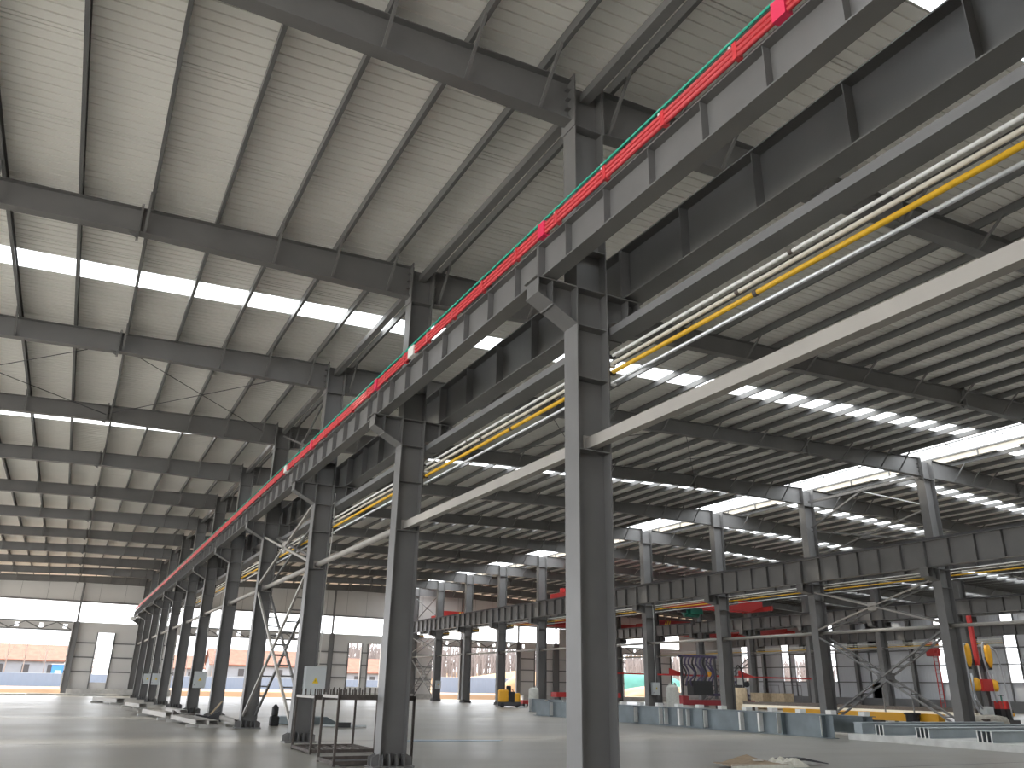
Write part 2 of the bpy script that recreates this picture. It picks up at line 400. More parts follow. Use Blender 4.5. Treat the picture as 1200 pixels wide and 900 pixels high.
# ---------------------------------------------------------------- columns
def hsec_x(mb, D, bf, z0, z1, tf=.022, tw=.014, x0=0):
    mb.box(x0, x0+tf, 0, bf, z0, z1); mb.box(x0+D-tf, x0+D, 0, bf, z0, z1); mb.box(x0+tf, x0+D-tf, bf/2-tw/2, bf/2+tw/2, z0, z1)
def make_column(name, label, D, bf, zs, ztop_, zu=None, Lb=None, Rb=None, stiff=(), hooks=True, group=None, hanger=True):
    """zs: seat level of the crane girders; Lb / Rb: (reach, depth at face, depth at tip)"""
    t = thing(name, label, 'column', (0, 0, 0), 0, group, 'thing')
    mb = MB(); hsec_x(mb, D, bf, .04, zs); mb.build('shaft', 'steel', t)
    mb = MB(); hsec_x(mb, D*.985, bf*.98, zs, ztop_); mb.build('upper_shaft', 'steel', t)
    MB().box(-.16, D+.16, -.08, bf+.08, 0, .04).build('base_plate', 'steel', t)
    for k in range(4):
        x = .05 + (D-.1)*k/3
        mb = MB(); mb.prism([(-.07, .04), (0, .04), (bf/2-.01, .04), (bf/2-.01, .26), (0, .26), (-.07, .12)], 'x', x-.01, x+.01); mb.build('base_rib', 'steel', t)
    for sx in (0, 1):
        for yy in (.08, bf-.08):
            x = -.15 if sx == 0 else D
            mb = MB(); mb.prism([(x, .04), (x+.15, .04), (x+.15, .27), (x, .2)] if sx == 0 else [(x, .04), (x+.15, .04), (x+.15, .2), (x, .27)], 'y', yy-.012, yy+.012); mb.build('base_rib', 'steel', t)
    for z in stiff:
        MB().box(.02, D-.02, .006, bf/2-.007, z-.008, z+.008).box(.02, D-.02, bf/2+.007, bf-.006, z-.008, z+.008).build('stiffener_plate', 'steel', t)
    for side, br in (('L', Lb), ('R', Rb)):
        if not br: continue
        reach, d0, d1 = br; sg = -1 if side == 'L' else 1; xf = 0 if side == 'L' else D
        X = lambda a: xf + sg*a
        mb = MB()
        mb.prism([(X(0), zs-.02), (X(reach), zs-.02), (X(reach), zs-d1), (X(0), zs-d0)], 'y', bf/2-.008, bf/2+.008)
        mb.build('bracket_web', 'steel', t)
        mb = MB(); a, b = sorted((X(0), X(reach+.05))); mb.box(a, b, 0, bf, zs-.02, zs); mb.build('bracket_seat', 'steel', t)
        mb = MB(); mb.prism([(X(0), zs-d0), (X(reach+.01), zs-d1), (X(reach+.01), zs-d1-.02), (X(0), zs-d0-.02)], 'y', 0, bf); mb.build('bracket_flange', 'steel', t)
        mb = MB(); a, b = sorted((X(reach), X(reach-.02))); mb.box(a, b, .01, bf-.01, zs-d1, zs-.02); mb.build('bracket_end_plate', 'steel', t)
        a, b = sorted((X(reach*.62), X(reach*.62+.016))); MB().box(a, b, .006, bf/2-.009, zs-d0*.7, zs-.02).box(a, b, bf/2+.009, bf-.006, zs-d0*.7, zs-.02).build('bracket_stiffener', 'steel', t)
    # rafter connection at the head: end plate stiffeners and bolt ears
    for k in range(4):
        for xx in (-.1, D):
            MB().box(xx, xx+.1, bf/2-.11, bf/2-.02, ztop_-.16-.2*k, ztop_-.145-.2*k).build('end_plate_gusset', 'steel', t)
    MB().box(-.02, .004, -.02, bf+.02, ztop_-.95, ztop_+.12).build('end_plate', 'steel', t)
    MB().box(D-.004, D+.02, -.02, bf+.02, ztop_-.95, ztop_+.12).build('end_plate', 'steel', t)
    MB().box(.02, D-.02, .01, bf-.01, ztop_-.93, ztop_-.91).build('cap_stiffener', 'steel', t)
    return t
ZS = 7.44
colA = make_column('steel_column', 'x', .57, .38, ZS, 11.42, Lb=(.68, .62, .25), Rb=(.63, .50, .28), stiff=(8.15, 7.43, 6.80, 5.95, 4.83))
LA = {1: 'huge close H-section steel column, with crane brackets, cut off by the bottom edge',
      2: 'steel crane column rising out of the pipe rack, next behind the close one',
      3: 'steel crane column with electrical box and warning triangle, before the X-braced ladder bay',
      4: 'steel crane column behind the ladder-braced bay, anchored at its foot by ribs',
      5: 'steel crane column just behind the braced bay, beside the loose channel purlins',
      6: 'steel crane column carrying the second electrical box of the main row',
      9: 'steel crane column carrying the third electrical box of the main row',
      12: 'last steel crane column of the main row, against the end wall'}
for n in range(0, 13):
    lab = LA.get(n, 'steel crane column of the main row, %s counted from the end wall' % ORD[13-n] if n > 5 else 'steel crane column beside the viewpoint at the front of the main row')
    if n == 0: colA.location = (0, 0, 0); colA['label'] = lab
    else: dup(colA, (0, n*S, 0), lab)
ZSB = 7.16
colB = make_column('steel_column', 'x', .80, .45, ZSB, 12.45, Lb=(.80, .55, .40), Rb=(.80, .55, .40), stiff=(8.6, 7.9, 7.15, 6.3, 4.7))
for i, n in enumerate(range(2, 13)):
    lab = {3: 'ridge-row steel column at the near side of its X-braced bay', 4: 'ridge-row steel column at the far side of its X-braced bay, behind grey girders', 2: 'ridge-row steel column off beside the concrete plinth'}.get(n, 'ridge-row steel column under the rooflight, %s counted from the end wall' % ORD[13-n])
    if i == 0: colB.location = (BX, n*S, 0); colB['label'] = lab
    else: dup(colB, (BX, n*S, 0), lab)
colC = make_column('steel_column', 'x', .80, .45, ZSB+.1, ztop(CX)-.05, Lb=(.80, .55, .40), Rb=(.80, .55, .40), stiff=(7.9, 6.3, 4.7))
for i, n in enumerate(range(5, 13)):
    lab = 'third-row steel column in the machine bay, %s counted from the end wall' % ORD[13-n]
    if i == 0: colC.location = (CX, n*S, 0); colC['label'] = lab
    else: dup(colC, (CX, n*S, 0), lab)
colD = make_column('steel_column', 'x', .5, .38, ZSB+.1, ztop(DX)-.1, Lb=(.80, .75, .40), stiff=(6.3,))
for i, n in enumerate(range(6, 13)):
    lab = 'steel column with crane bracket along the ribbed side wall, %s from the end wall' % ORD[13-n]
    if i == 0: colD.location = (DX, n*S, 0); colD['label'] = lab
    else: dup(colD, (DX, n*S, 0), lab)

# ---------------------------------------------------------------- crane runway girders
def make_girder(bf, h, ns, tf=.022, rail=True, mt='steel', seat=.018):
    t = thing('crane_girder', 'x', 'girder'); L = S - .012
    MB().box(-bf/2, bf/2, 0, L, 0, tf).box(-bf/2, bf/2, 0, L, h-tf, h).box(-.007, .007, 0, L, tf, h-tf).build('beam', mt, t)
    me = MB().box(-bf/2+.015, -.007, -.006, .006, tf, h-tf).box(.007, bf/2-.015, -.006, .006, tf, h-tf).mesh('stiffener', mt)
    for y in ([.77+1.006*k for k in range(7)] if ns == 7 else [L*k/ns for k in range(1, ns)]):
        put('stiffener', me, t, (0, y, 0))
    me2 = MB().box(-bf/2, bf/2, -.012, .012, 0, h-tf).mesh('end_plate', mt)
    put('end_plate', me2, t, (0, .012, 0)); put('end_plate', me2, t, (0, L-.012, 0))
    MB().box(-bf/2-.02, bf/2+.02, .02, .30, -seat, 0).build('seat_plate', mt, t)
    if rail: MB().box(-.05, .05, 0, L, h, h+.02).box(-.012, .012, 0, L, h+.02, h+.09).box(-.032, .032, 0, L, h+.09, h+.13).build('rail', 'dark', t)
    return t
def run_girders(g, x, z, ns, text, total=13):
    first = True
    for n in ns:
        lab = text % (ORD[total-1-n+1])
        if first: g.location = (x, yf(n), z); g['label'] = lab; first = False
        else: dup(g, (x, yf(n), z), lab)
gAL = make_girder(.26, .61, 7); run_girders(gAL, -.47, ZS+.018, range(0, 12), 'slender crane girder under red conductor bars, span %s from end wall', 12)
gAR = make_girder(.37, .93, 5, seat=.065); run_girders(gAR, 1.15, ZS+.065, range(0, 12), 'deep crane girder on ridge side of main row, span %s from end', 12)
gBL = make_girder(.36, 1.22, 6); run_girders(gBL, BX-.5, ZSB+.018, range(2, 12), 'deep crane girder on near face of ridge row, span %s from end', 12)
gBR = make_girder(.36, 1.22, 6); run_girders(gBR, BX+1.3, ZSB+.018, range(2, 12), 'deep crane girder on the far face of the ridge row, span %s from end', 12)
gCL = make_girder(.36, 1.0, 6); run_girders(gCL, CX-.5, ZSB+.118, range(4, 12), 'crane girder on the near face of the third row, span %s from end', 12)
gCR = make_girder(.36, 1.0, 6); run_girders(gCR, CX+1.3, ZSB+.118, range(4, 12), 'crane girder on the far face of the third row, span %s from end', 12)
gDL = make_girder(.36, 1.0, 6); run_girders(gDL, DX-.5, ZSB+.118, range(5, 12), 'crane girder along the ribbed side wall, span %s from end', 12)

# ---------------------------------------------------------------- rafters
def make_rafter(name, label, xs, bw=.26, splice=(), braces=(), mt='steel'):
    """xs: list of (x, zbottom, ztop) in world x; local y = 0 on the web"""
    t = thing(name, label, 'rafter', (0, 0, 0))
    pb = [(x, b) for x, b, c in xs]; pt = [(x, c) for x, b, c in xs]
    mb = MB(); mb.prism(pb + pt[::-1], 'y', -.006, .006)
    for (x0, a0), (x1, a1) in zip(pb, pb[1:]): mb.prism([(x0, a0), (x1, a1), (x1, a1-.016), (x0, a0-.016)], 'y', -bw/2, bw/2)
    for (x0, a0), (x1, a1) in zip(pt, pt[1:]): mb.prism([(x0, a0), (x1, a1), (x1, a1+.016), (x0, a0+.016)], 'y', -bw/2, bw/2)
    mb.build('beam', mt, t)
    def at(x):
        for (x0, b0, c0), (x1, b1, c1) in zip(xs, xs[1:]):
            if x0 <= x <= x1:
                u = (x-x0)/(x1-x0); return b0+(b1-b0)*u, c0+(c1-c0)*u
        return xs[0][1], xs[0][2]
    for x in splice:
        b, c = at(x)
        for dx in (-.024, .004): MB().box(x+dx, x+dx+.02, -bw/2-.01, bw/2+.01, b-.12, c+.10).build('splice_plate', mt, t)
        MB().prism([(x-.2, b-.016), (x-.024, b-.016), (x-.024, b-.12)], 'y', -.006, .006).build('splice_gusset', mt, t)
    for x in braces:
        b, c = at(x)
        MB().bar((x, -.02, b+.03), (x, -.78, c+.06), .05, .05).build('fly_brace', mt, t)
    return t
PL = [-.6-1.38*k for k in range(0, 21)]
PR = [.78+1.3*k for k in range(0, 22)]
PC = [32.2+1.3*k for k in range(0, 17)]
PD = [54.0+1.3*k for k in range(0, 18)]
rl = make_rafter('rafter', 'x', [(-29, 9.75, ztop(-29)), (-9, 10.52, ztop(-9)), (-6.25, 10.64, ztop(-6.25)), (-.02, 10.64, ztop(0))], splice=(-6.25, -20.5), braces=[p+.0 for i, p in enumerate(PL) if i < 3 or i % 2 == 0])
rr = make_rafter('rafter', 'x', [(.59, 10.58, ztop(.59)), (8.5, 11.2, ztop(8.5)), (22, 11.68, ztop(22)), (29.57, 11.64, ztop(29.57))], splice=(8.5, 21.9), braces=[p for i, p in enumerate(PR) if i % 2 == 0 or i > 18 or i < 2])
rc = make_rafter('rafter', 'x', [(BX+.82, 11.64, ztop(BX+.82)), (37.5, 11.66, ztop(37.5)), (46, 11.3, ztop(46)), (CX-.02, 10.75, ztop(CX))], splice=(37.5, 46), braces=[p for i, p in enumerate(PC) if i % 2 == 0 or i < 2])
rd = make_rafter('rafter', 'x', [(CX+.82, 10.75, ztop(CX+.82)), (61, 10.75, ztop(61)), (DX-.02, 10.0, ztop(DX))], splice=(61,), braces=[p for i, p in enumerate(PD) if i % 2 == 0])
def run_rafters(r, ns, text):
    first = True
    for n in ns:
        lab = text % ORD[13-n]
        if first: r.location = (0, yf(n), 0); r['label'] = lab; first = False
        else: dup(r, (0, yf(n), 0), lab)
run_rafters(rl, range(1, 13), 'tapered steel rafter of the main bay, %s counted from the end wall')
run_rafters(rr, range(1, 13), 'steel rafter rising from main row to ridge row, %s counted from end wall')
run_rafters(rc, range(3, 13), 'steel rafter falling from ridge row to third row, %s counted from end wall')
run_rafters(rd, range(5, 13), 'steel rafter between third row and side wall, %s counted from end wall')

# ---------------------------------------------------------------- purlins
def proj(P):
    d = Vector(P) - CP; z = d.dot(FWD)
    return (600 + F*d.dot(R2)/z, 450 - F*d.dot(U2)/z, z) if z > .3 else None
def purlin_mesh(mb, x, y0, y1, z):
    h, t, fl = .205, .006, .075
    mb.box(x, x+t, y0, y1, z, z+h); mb.box(x+t, x+fl, y0, y1, z, z+t); mb.box(x+t, x+fl, y0, y1, z+h-t, z+h); mb.box(x+fl-t, x+fl, y0, y1, z+t, z+.024)
me_p = MB(); purlin_mesh(me_p, 0, 0, S, 0); me_p = me_p.mesh('roof_purlin', 'purlin')
cand = []
for xs, tx in ((PL, 'main bay'), (PR, 'bay up to the ridge'), (PC, 'bay beyond the ridge'), (PD, 'bay by the side wall')):
    for k, x in enumerate(xs):
        for n in range(0, 12):
            if tx != 'main bay' and n < 1 and x > 14: continue
            z = ztop(x)+.018
            L = 0; prev = None
            for j in range(9):
                q = proj((x, yf(n)+S*j/8, z))
                q = q if q and -5 < q[0] < 1205 and -5 < q[1] < 905 else None
                if q and prev: L += math.hypot(q[0]-prev[0], q[1]-prev[1])
                prev = q
            hid = .35 if tx == 'bay beyond the ridge' else .12 if tx == 'bay by the side wall' else 1
            cand.append((L*hid*(60/ (proj((x, yf(n)+S/2, z)) or (0, 0, 60))[2])**.5, L, x, n, z, tx, k))
cand.sort(key=lambda c: -c[0])
rest = MB()
for i, (sc_, L, x, n, z, tx, k) in enumerate(cand):
    if i < 296 and L > 4:
        ref = 'the near column row' if tx == 'main bay' else 'the near column row' if tx == 'bay up to the ridge' else 'the ridge' if 'beyond' in tx else 'the third row'
        o = put('roof_purlin', me_p, None, (x, yf(n), z))
        tag(o, '%s purlin out from %s, %s strip from the end wall' % (ORD[k+1], {'main bay': 'near columns into the main bay', 'bay up to the ridge': 'near columns toward the ridge', 'bay beyond the ridge': 'the ridge, far side', 'bay by the side wall': 'the third column row'}[tx], ORD[12-n]), 'purlin', 'roof purlins')
    else: purlin_mesh(rest, x, yf(n), yf(n)+S, z)
o = rest.build('roof_purlin_run', 'purlin'); tag(o, 'many thin far purlins under the distant roof sheets', 'purlins', None, 'stuff')
# longitudinal strut tubes between column heads
st = MB().bar((0, .02, 0), (0, S-.04, 0), .17, .17).mesh('strut_tube', 'steel')
for n in range(0, 12):
    tag(put('strut_tube', st, None, (.29, yf(n), 11.22)), 'square strut tube between main row column heads, span %s from end wall' % ORD[12-n], 'strut', 'head strut tubes')

# ---------------------------------------------------------------- tie tubes and box tie along the rows
tie = MB().box(-.07, .07, .02, S-.02, 0, .17).mesh('tie_tube', 'tube')
rnd = MB().tube([(0, .02, .085), (0, S-.02, .085)], .08, 12).mesh('tie_tube', 'tube', True)
for n in range(0, 12):
    t = thing('tie_tube', 'pale grey tie tube midway up the main row, span %s from end wall' % ORD[12-n], 'tie', (.30, yf(n), 4.88))
    put('tube', tie if n < 2 else rnd, t)
    pl = MB().box(-.11, .11, .004, .02, -.04, .21).mesh('end_plate', 'tube'); put('end_plate', pl, t); put('end_plate', pl, t, (0, S-.024, 0))
bt = MB().bar((0, .02, 0), (0, S-.02, 0), .35, .13).mesh('box_tie', 'steel2')
for n in range(0, 12):
    tag(put('box_tie', bt, None, (.80, yf(n), 6.81)), 'broad dark tie beam below the deep main row girder, span %s from end' % ORD[12-n], 'tie', 'box ties')
for X, zz, rng, nm, cnt in ((BX+.4, 4.5, range(2, 12), 'ridge row', 12), (CX+.4, 5.0, range(5, 12), 'third row', 12)):
    for n in rng:
        t = thing('tie_tube', 'round tie tube across the %s columns, span %s from end wall' % (nm, ORD[12-n]), 'tie', (X, yf(n), zz)); put('tube', rnd, t)
        put('end_plate', pl, t); put('end_plate', pl, t, (0, S-.024, 0))

# ---------------------------------------------------------------- pipes along the rows
def run_pipe(name, label, m, x, z, r, y0, y1, collars=()):
    t = thing(name, label, 'pipe', (x, y0, z)); L = y1-y0
    MB().tube([(0, 0, 0), (0, L, 0)], r, 12).build('pipe', m, t, smooth=True)
    for c in collars: MB().tube([(0, c-y0-.03, 0), (0, c-y0+.03, 0)], r*1.25, 12).build('coupling', 'rusty', t)
    return t
for X, nm, y0, y1, z0_ in ((.57, 'main row', -2, 91, 0), (BX+.80, 'ridge row', 12, 91, .75), (CX+.8, 'third row', 36, 91, -.9)):
    run_pipe('service_pipe', 'thin white service pipe topmost on the %s columns' % nm, 'white', X+.09, 6.41+z0_, .024, y0, y1, (4.0, 13.0, 27.0) if X < 1 else ())
    run_pipe('service_pipe', 'cream service pipe just above the yellow one on the %s' % nm, 'cream', X+.09, 6.285+z0_, .028, y0, y1, (4.9, 12.3, 26.0) if X < 1 else ())
    run_pipe('gas_pipe', 'bright yellow gas pipe along the %s columns' % nm, 'yellow', X+.09, 6.14+z0_, .034, y0, y1, (4.6, 11.0, 24.0) if X < 1 else ())
    run_pipe('cable_conduit', 'silvery conduit lowest of the pipes on the %s' % nm, 'silver', X+.09, 5.97+z0_, .026, y0, y1)
    for n in range(0 if X < 1 else 2 if X < 40 else 5, 12):
        t = thing('pipe_bracket', 'small pipe bracket on the %s column, %s from end wall' % (nm, ORD[13-n]), 'bracket', (X, n*S+.02, 5.85+z0_))
        MB().box(0, .03, 0, .06, 0, .68).build('strap', 'dark', t)
        for zz in (.08, .25, .37, .53): MB().box(.03, .14, .0, .06, zz, zz+.03).build('saddle', 'white' if zz in (.08, .37) else 'black', t)

# ---------------------------------------------------------------- red conductor rail
t = thing('conductor_rail', 'red crane conductor bars with a green earth bar on the slender girder', 'conductor rail', (-.64, 0, 8.08))
for z in (.045, .115, .185): MB().tube([(0, -2, z), (0, 91, z)], .03, 8).build('conductor_bar', 'busred', t, smooth=True)
MB().tube([(0, -2, .295), (0, 91, .295)], .017, 8).build('earth_bar', 'green', t, smooth=True)
cl = MB().box(-.035, .06, -.03, .03, .0, .225).mesh('clip', 'busred'); hk = MB().box(-.012, .012, -.012, .012, .22, .34).mesh('hanger', 'white')
y = 2.0; k = 0
while y < 91:
    put('clip', cl, t, (0, y, 0)); put('hanger', hk, t, (.02, y+.12, 0)); y += 1.28 if y < 40 else 3.2
    k += 1
for y in (2.62, 7.55, 15.4, 21.3): MB().box(-.05, .06, -.09, .09, -.01, .24).build('joint_cover', 'pinkred', t, (0, y, 0))
for y in (13.1, 24.6): MB().box(-.05, .07, -.16, .16, .0, .22).build('end_feed', 'white', t, (0, y, 0))
t = thing('floodlight', 'white lamp at the far tip of the slender crane girder', 'lamp', (-.5, 91.2, 7.3)); MB().box(-.35, .1, -.1, .1, -.1, .25).build('housing', 'lamp', t); MB().box(-.03, .03, -.02, .1, .25, .45).build('bracket', 'dark', t)

# ---------------------------------------------------------------- bracing
def brace_bay(X, D, n, zlo, zhi, nm, up=None, bf=.38):
    y0, y1 = n*S+bf, (n+1)*S
    t = thing('cross_brace', 'lower ladder-like X brace between %s columns' % nm, 'brace', (X, y0, 0)); L = y1-y0
    for p, q in (((.5, zlo), (L-.0, zhi)), ((L, zlo), (.0, zhi))):
        a0 = Vector((.06, 0 if p[0] < L/2 else L, p[1])); a1 = Vector((.06, L if p[0] < L/2 else 0, q[1])); off = Vector((D-.14, 0, 0))
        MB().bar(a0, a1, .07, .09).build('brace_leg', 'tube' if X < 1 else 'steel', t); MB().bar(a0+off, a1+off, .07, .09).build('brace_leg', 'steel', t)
        k = 13
        for i in range(1, k):
            c = a0.lerp(a1, i/k)
            if abs(i/k-.5) < .03: continue
            MB().bar(c, c+off, .045, .045).build('rung', 'steel', t)
    for xx in (.06, D-.08): MB().box(xx-.008, xx+.008, L/2-.24, L/2+.24, (zlo+zhi)/2-.2, (zlo+zhi)/2+.2).build('gusset', 'steel', t)
    if up:
        za, zb = up
        t = thing('cross_brace', 'upper X brace below the girder between %s columns' % nm, 'brace', (X, y0, 0))
        for p, q in ((za, zb), (zb, za)):
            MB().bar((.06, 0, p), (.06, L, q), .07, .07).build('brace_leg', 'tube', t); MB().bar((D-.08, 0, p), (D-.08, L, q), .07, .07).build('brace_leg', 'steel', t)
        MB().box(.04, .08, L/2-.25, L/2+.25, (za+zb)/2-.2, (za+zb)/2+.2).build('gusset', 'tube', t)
brace_bay(0, .57, 3, .45, 4.75, 'the third and fourth main row', (5.1, 6.85))
brace_bay(BX, .8, 3, .35, 4.35, 'the two nearest ridge row', (4.75, 6.7), .45)
brace_bay(BX, .8, 11, .45, 4.6, 'the last two ridge row', (5.0, 6.8), .45)
brace_bay(CX, .8, 8, .45, 4.6, 'middle third row', None, .45)
def plain_x(name, label, X, n, za, zb, m='steel', w_=.07, bf=.45, top=None):
    t = thing(name, label, 'brace', (X, n*S+bf, 0)); L = S-bf
    for p, q in ((za, zb), (zb, za)): MB().bar((0, 0, p), (0, L, q), w_, w_).build('brace_leg', m, t)
    MB().box(-.01, .01, L/2-.2, L/2+.2, (za+zb)/2-.16, (za+zb)/2+.16).build('gusset', m, t)
plain_x('cross_brace', 'X brace standing on the ridge row girder beneath the rooflight', BX+.4, 3, 8.6, 10.1)
t = thing('inverted_brace', 'V-shaped roof brace with strut tube between the two nearest ridge row heads', 'brace', (BX+.4, 3*S+.45, 0)); L = S-.45
MB().bar((0, 0, 11.75), (0, L, 11.75), .13, .13).build('strut', 'steel', t)
MB().bar((0, L, 10.3), (0, L/2, 11.7), .09, .09).build('brace_leg', 'steel', t); MB().bar((0, 0, 10.3), (0, L/2, 11.7), .06, .06).build('brace_leg', 'galv_light', t)
plain_x('cross_brace', 'thin X brace over the girder between the last two ridge row columns', BX+.4, 11, 8.6, 11.2)
plain_x('cross_brace', 'upper X brace over the girder between third and fourth main row columns', .29, 3, 8.5, 11.0, 'steel', .06, .38)
# roof rod bracing
k = 0
for xa, xb in ((-20.5, -13.4), (-13.4, -6.3), (-6.3, -.5), (.9, 8.4), (8.4, 15), (15, 21.9)):
    k += 1
    t = thing('rod_brace', 'thin crossed rods under the braced roof strip, panel %s from the rafter tips' % ORD[k], 'brace', (0, 0, 0))
    za, zb = ztop(xa)-.32, ztop(xb)-.32
    MB().tube([(xa, yf(3), za), (xb, yf(4), zb)], .014, 6).build('rod', 'dark', t); MB().tube([(xa, yf(4), za), (xb, yf(3), zb)], .014, 6).build('rod', 'dark', t)

# ---------------------------------------------------------------- electrical boxes
def ebox(x, y, label, cab=True, ztopc=7.2):
    t = thing('electrical_box', label, 'electrical box', (x, y, 1.22))
    MB().box(0, .60, -.24, 0, 0, .82).build('cabinet', 'boxgrey', t)
    d_ = MB().box(.012, .588, -.256, -.24, .012, .808).build('door', 'boxgrey', t)
    MB().prism([(.21, .36), (.39, .36), (.30, .52)], 'y', -.262, -.256).build('warning_sign', 'warn', d_)
    MB().prism([(.285, .38), (.30, .43), (.29, .43), (.308, .48), (.303, .437), (.315, .437)], 'y', -.264, -.262).build('bolt_symbol', 'black', d_)
    MB().box(.03, .05, -.275, -.256, .12, .2).build('latch', 'dark', d_)
    if cab: MB().tube([(.40, -.06, .8), (.42, -.05, 1.6), (.37, -.04, 3.2), (.43, -.05, 4.6), (.41, -.04, ztopc-1.22)], .018, 6).build('conduit', 'white', t, smooth=True)
ebox(.22, 3*S+.12, 'grey electrical box with warning triangle on the column before the braced bay')
ebox(.16, 6*S+.12, 'grey electrical box on a main row column, second from the front')
ebox(.1, 9*S+.12, 'grey electrical box on a main row column, third from the front')
ebox(.1, 10*S+.12, 'grey electrical box on a main row column, smallest and furthest along')
ebox(BX+.3, 6*S+.14, 'grey electrical box low on a ridge row column behind the long girder')
ebox(BX+.2, 11*S+.14, 'pale electrical box on the ridge row column beside the far braced bay', False)

# ---------------------------------------------------------------- bridge cranes
def crane(name, label, x0, x1, y, z, h=.85, stripes=True, hoist=None, dual=1.5):
    t = thing('bridge_crane', label, 'crane', (x0, y, z)); L = x1-x0
    for dy in ((0, dual) if dual else (0,)):
        mb = MB(); mb.prism([(.2, .5), (1.6, 0), (L-1.6, 0), (L-.2, .5), (L-.2, h), (.2, h)], 'y', dy-.2, dy+.2); mb.build('bridge_girder', 'red', t)
    for x in (0, L):
        MB().box(x-.16, x+.16, -1.2, dual+1.2, .1, .52).build('end_carriage', 'red', t)
        for yy in (-.9, dual+.9): MB().lathe([(.17, -.06), (.17, .06)], (0, 0, 0), 16).build('wheel', 'dark', t, (x, yy, .06))
    if stripes:
        for k in range(3): MB().prism([(1.8+.3*k, .08), (1.95+.3*k, .08), (2.3+.3*k, h-.05), (2.15+.3*k, h-.05)], 'y', -.212, -.202).build('hazard_stripe', 'warn', t)
    if hoist is not None:
        hx = hoist
        MB().box(hx-.7, hx+.7, .1, dual-.1, -.55, -.05).build('hoist_frame', 'dgreen', t)
        MB().tube([(hx-.9, dual/2, -.5), (hx+.6, dual/2, -.5)], .32, 14).build('hoist_drum', 'dgreen', t, smooth=True)
        MB().box(hx-.15, hx+.15, dual/2-.15, dual/2+.15, -1.5, -1.1).build('hook_block', 'dark', t); MB().tube([(hx, dual/2, -1.1), (hx, dual/2, -.5)], .03, 6).build('hoist_rope', 'dark', t)
        MB().box(hx-1.6, hx-.9, dual/2-.25, dual/2+.25, -.45, .0).build('hoist_motor', 'dark', t)
    return t
crane('bridge_crane', 'large red bridge crane with green hoist, seen beneath the ridge row girder', BX+1.3, CX-.5, 58.2, 8.72, .95, True, 14.0)
crane('bridge_crane', 'red bridge crane with hazard stripes parked at the far end', BX+1.3, CX-.5, 85.6, 8.55, .95)
crane('bridge_crane', 'red striped bridge crane low in the side bay near the third row', CX+1.3, DX-.5, 78.5, 8.45, .9)
crane('bridge_crane', 'plain red bridge crane furthest along the side bay', CX+1.3, DX-.5, 87.6, 8.45, .9, False)

# ---------------------------------------------------------------- steel on the floor by the ridge row
def ibeam_x(mb, L, bf, h, tf=.02, tw=.014, y=0):
    mb.box(0, L, y-bf/2, y+bf/2, 0, tf); mb.box(0, L, y-bf/2, y+bf/2, h-tf, h); mb.box(0, L, y-tw/2, y+tw/2, tf, h-tf)
t = thing('plate_girder', 'long galvanised plate girder lying behind the close column, with white end plates', 'girder', (19.75, 21.3, 0)); L = 22.5
MB().box(-.22, .22, 0, L, 0, .025).box(-.22, .22, 0, L, .80, .825).box(-.01, .01, 0, L, .025, .80).build('beam', 'galv', t)
for y, wd in ((.4, .03), (2.6, .03), (3.6, .16), (4.7, .16), (7.0, .05), (8.2, .05), (8.7, .22), (9.8, .05), (10.2, .05), (12.2, .05), (16.0, .24), (17.6, .2), (18.1, .2), (20.5, .05)):
    MB().box(-.225, -.011, y, y+wd*.6, .06, .77).build('end_plate', 'white', t)
for y in (.35, 2.4, 7.1, 12.3, 20.6): MB().box(-.215, .215, y-.008, y+.008, .025, .8).build('stiffener', 'galv', t)
t = thing('plate_girder', 'short galvanised girder with bright upright end plates, beside the white bulk bag', 'girder', (23.3, 44.6, 0))
MB().box(-.22, .22, 0, 6.2, 0, .025).box(-.22, .22, 0, 6.2, .80, .825).box(-.01, .01, 0, 6.2, .025, .80).build('beam', 'galv', t)
for y in (.02, .9, 1.6, 3.9, 6.16): MB().box(-.22, .22, y, y+.05, 0, .83).build('end_plate', 'white', t)
t = thing('plate_girder', 'second galvanised plate girder lying on blocks behind the long one', 'girder', (22.0, 21.4, .12)); L = 19
MB().box(-.2, .2, 0, L, 0, .025).box(-.2, .2, 0, L, .62, .645).box(-.01, .01, 0, L, .025, .62).build('beam', 'galv', t)
for y in (.3, 5, 9.5, 14, 18.6): MB().box(-.19, .19, y-.008, y+.008, .025, .62).build('stiffener', 'galv', t)
for y in (3, 16): MB().box(-.3, .3, y-.1, y+.1, -.12, 0).build('sleeper', 'wood', t)
blk = MB().box(-.16, .16, -.14, .14, 0, .16).mesh('packing_block', 'white')
for i in range(11): tag(put('packing_block', blk, None, (21.99, 21.75+1.62*i, .766)), 'white packing block on the second girder, %s along it' % ORD[i+1], 'block', 'white packing blocks')
# low concrete plinth with galvanised beams on it
mb = MB(); mb.box(20.0, 29.0, 9.5, 20.9, 0, .21)
o = mb.build('concrete_plinth', 'whitewash'); tag(o, 'long low white concrete plinth carrying galvanised beams', 'plinth')
for y in (13.5, 16.4, 19.3): pass
def beam_pack(y, x, L, nweb, label):
    t = thing('steel_beam', label, 'beam', (x, y, .212))
    for k in range(nweb):
        mb = MB(); ibeam_x(mb, L, .15, .33, .014, .01, k*.155); b_ = mb.build('beam_section', 'galv_mid', t); MB().box(-.008, 0, k*.155-.02, k*.155+.02, 0, .33).build('end_mark', 'white', b_)
beam_pack(19.5, 20.2, 8.6, 3, 'galvanised beam bundle with three open ends, first after the bare plinth')
beam_pack(17.7, 20.2, 8.6, 4, 'galvanised beam bundle with four open ends, middle one on the plinth')
beam_pack(15.5, 20.2, 8.6, 4, 'galvanised beam bundle with four open ends, beneath the tarpaulin machine')
